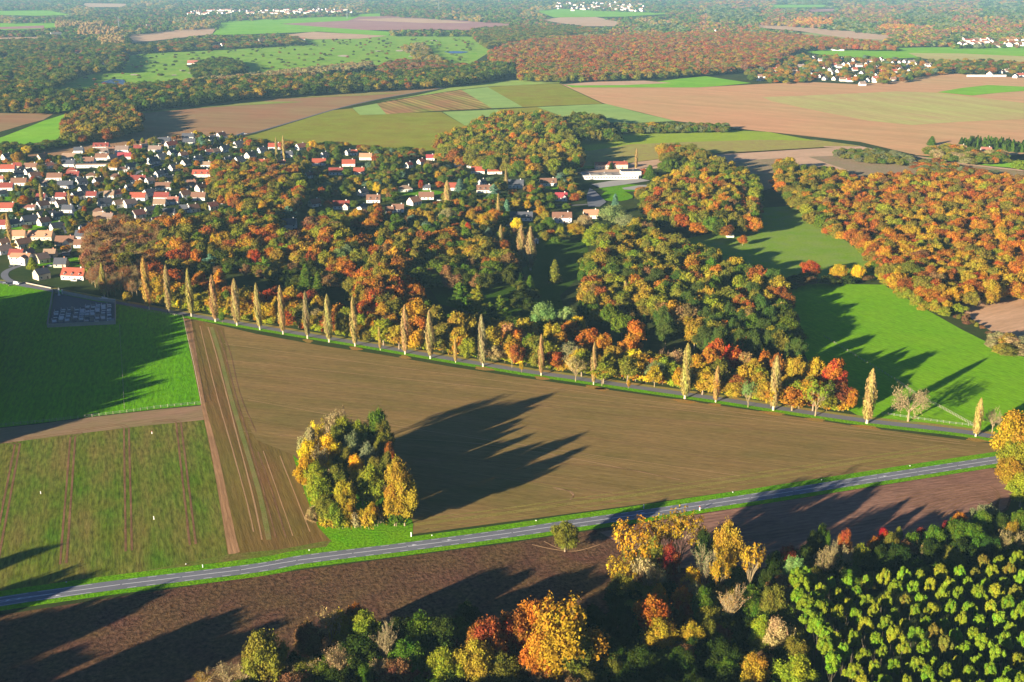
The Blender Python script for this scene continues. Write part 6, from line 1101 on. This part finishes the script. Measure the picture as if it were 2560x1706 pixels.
for x, y in zip(xs[:nfar], ys[:nfar]):
    p = P(x, y, 8); s = cn(x, y)
    if x > 1750 or 1300 < x < 1900 and y > 60: pal = ['rust', 'olive', 'pink', 'green', 'ochre', 'brown'] if s > -.3 else ['green', 'olive', 'greygreen', 'dgreen']
    else: pal = ['dgreen', 'green', 'olive', 'green', 'brown'] if s > -1 else ['olive', 'ochre', 'greygreen', 'tan']
    if 1985 < x < 2080 and 45 < y < 62 or 2200 < x < 2290 and 62 < y < 72: pal = ['orange', 'gold']
    far.append((p[0], p[1], rnd.uniform(9, 15)*(1 if y > 30 else 1.2), rnd.uniform(8, 12)*(1+max(0, 50-y)/50), vary(rnd.choice(pal))))
for (cx, cy, rx, ry) in ((245, 78, 50, 9), (280, 104, 30, 9), (200, 62, 60, 4)):
    for k in range(90):
        p = P(cx+rng.uniform(-rx, rx), cy+rng.uniform(-ry, ry), 10); far.append((p[0], p[1], 22, 7, vary('tan')))
def instance_mass(name, entries, meshes, label, cat):
    """entries: (mesh index, x, y, scale radius, scale height, rotation, colour) -> one object of instanced trees"""
    me = bpy.data.meshes.new(name); me.from_pydata([(e[1], e[2], 0) for e in entries], [], [])
    def at_(n, typ, key, dat): a = me.attributes.new(n, typ, 'POINT'); a.data.foreach_set(key, np.asarray(dat, np.float32 if key != 'value' or typ == 'FLOAT' else np.int32).ravel())
    at_('idx', 'INT', 'value', [e[0] for e in entries]); at_('scl', 'FLOAT_VECTOR', 'vector', [(e[3], e[3], e[4]) for e in entries]); at_('rot', 'FLOAT_VECTOR', 'vector', [(0, 0, e[5]) for e in entries]); at_('tcol', 'FLOAT_COLOR', 'color', [(*e[6], 1) for e in entries])
    col = bpy.data.collections.new(name+'_shapes')
    for i, m in enumerate(meshes): ob = bpy.data.objects.new(f'shape_{i:02d}', m); col.objects.link(ob)
    ng = bpy.data.node_groups.new(name, 'GeometryNodeTree'); ng.interface.new_socket('Geometry', in_out='INPUT', socket_type='NodeSocketGeometry'); ng.interface.new_socket('Geometry', in_out='OUTPUT', socket_type='NodeSocketGeometry')
    N = ng.nodes; gi = N.new('NodeGroupInput'); go = N.new('NodeGroupOutput'); ip = N.new('GeometryNodeInstanceOnPoints'); ci = N.new('GeometryNodeCollectionInfo'); ci.inputs[0].default_value = col; ci.inputs['Separate Children'].default_value = True; ci.inputs['Reset Children'].default_value = True
    def na(n, t): x = N.new('GeometryNodeInputNamedAttribute'); x.data_type = t; x.inputs['Name'].default_value = n; return [o for o in x.outputs if o.enabled][0]
    ip.inputs['Pick Instance'].default_value = True; l = ng.links.new
    l(gi.outputs[0], ip.inputs['Points']); l(ci.outputs[0], ip.inputs['Instance']); l(na('idx', 'INT'), ip.inputs['Instance Index']); l(na('rot', 'FLOAT_VECTOR'), ip.inputs['Rotation']); l(na('scl', 'FLOAT_VECTOR'), ip.inputs['Scale']); l(ip.outputs[0], go.inputs[0])
    o = link(name, me); md = o.modifiers.new('trees', 'NODES'); md.node_group = ng; tag(o, label, cat, kind='stuff'); return o
kinds = sorted(set(t['kind'] for t in rest)); off = {}; ms = []
for k in kinds:
    off[k] = len(ms)
    for v in TPL[k]: ms.append(v[1])
ent = []
for t in rest:
    v, sz, sr = place(t, False); ent.append((off[t['kind']]+t['vi'], t['x'], t['y'], sr, sz, t['rot'], t['c']))
instance_mass('woodland', ent, ms, 'autumn woodland and garden trees in orange, olive and green massed across the middle distance', 'woodland')
fm_ = [v[1] for v in TPL['far']]
instance_mass('distant_forest', [(rnd.randrange(4), x, y, r_/6.5, h/16, rnd.uniform(0, 6.28), c) for x, y, h, r_, c in far], fm_, 'hazy forest filling the far plain up to the top of the picture', 'forest')
print('TREES', len(TREES), 'single', len(single), 'rest', len(rest), 'far', len(far), 'houses', len(HOUSES), 'plantation', nP)
# ------------------------------------------------------------------ haze
hz = MB(); hz.box(-12500, 12500, -1800, 17500, -1.0, 240.0); o = link('haze', hz.build('haze', NT('haze').m)); o['kind'] = 'stuff'
hm = o.data.materials[0]; nt_ = hm.node_tree; pv = nt_.nodes.new('ShaderNodeVolumePrincipled'); pv.inputs['Color'].default_value = (.42, .76, 1.0, 1); pv.inputs['Density'].default_value = 5.2e-5; pv.inputs['Anisotropy'].default_value = .0
nt_.links.new(pv.outputs[0], [n for n in nt_.nodes if n.type == 'OUTPUT_MATERIAL'][0].inputs['Volume'])
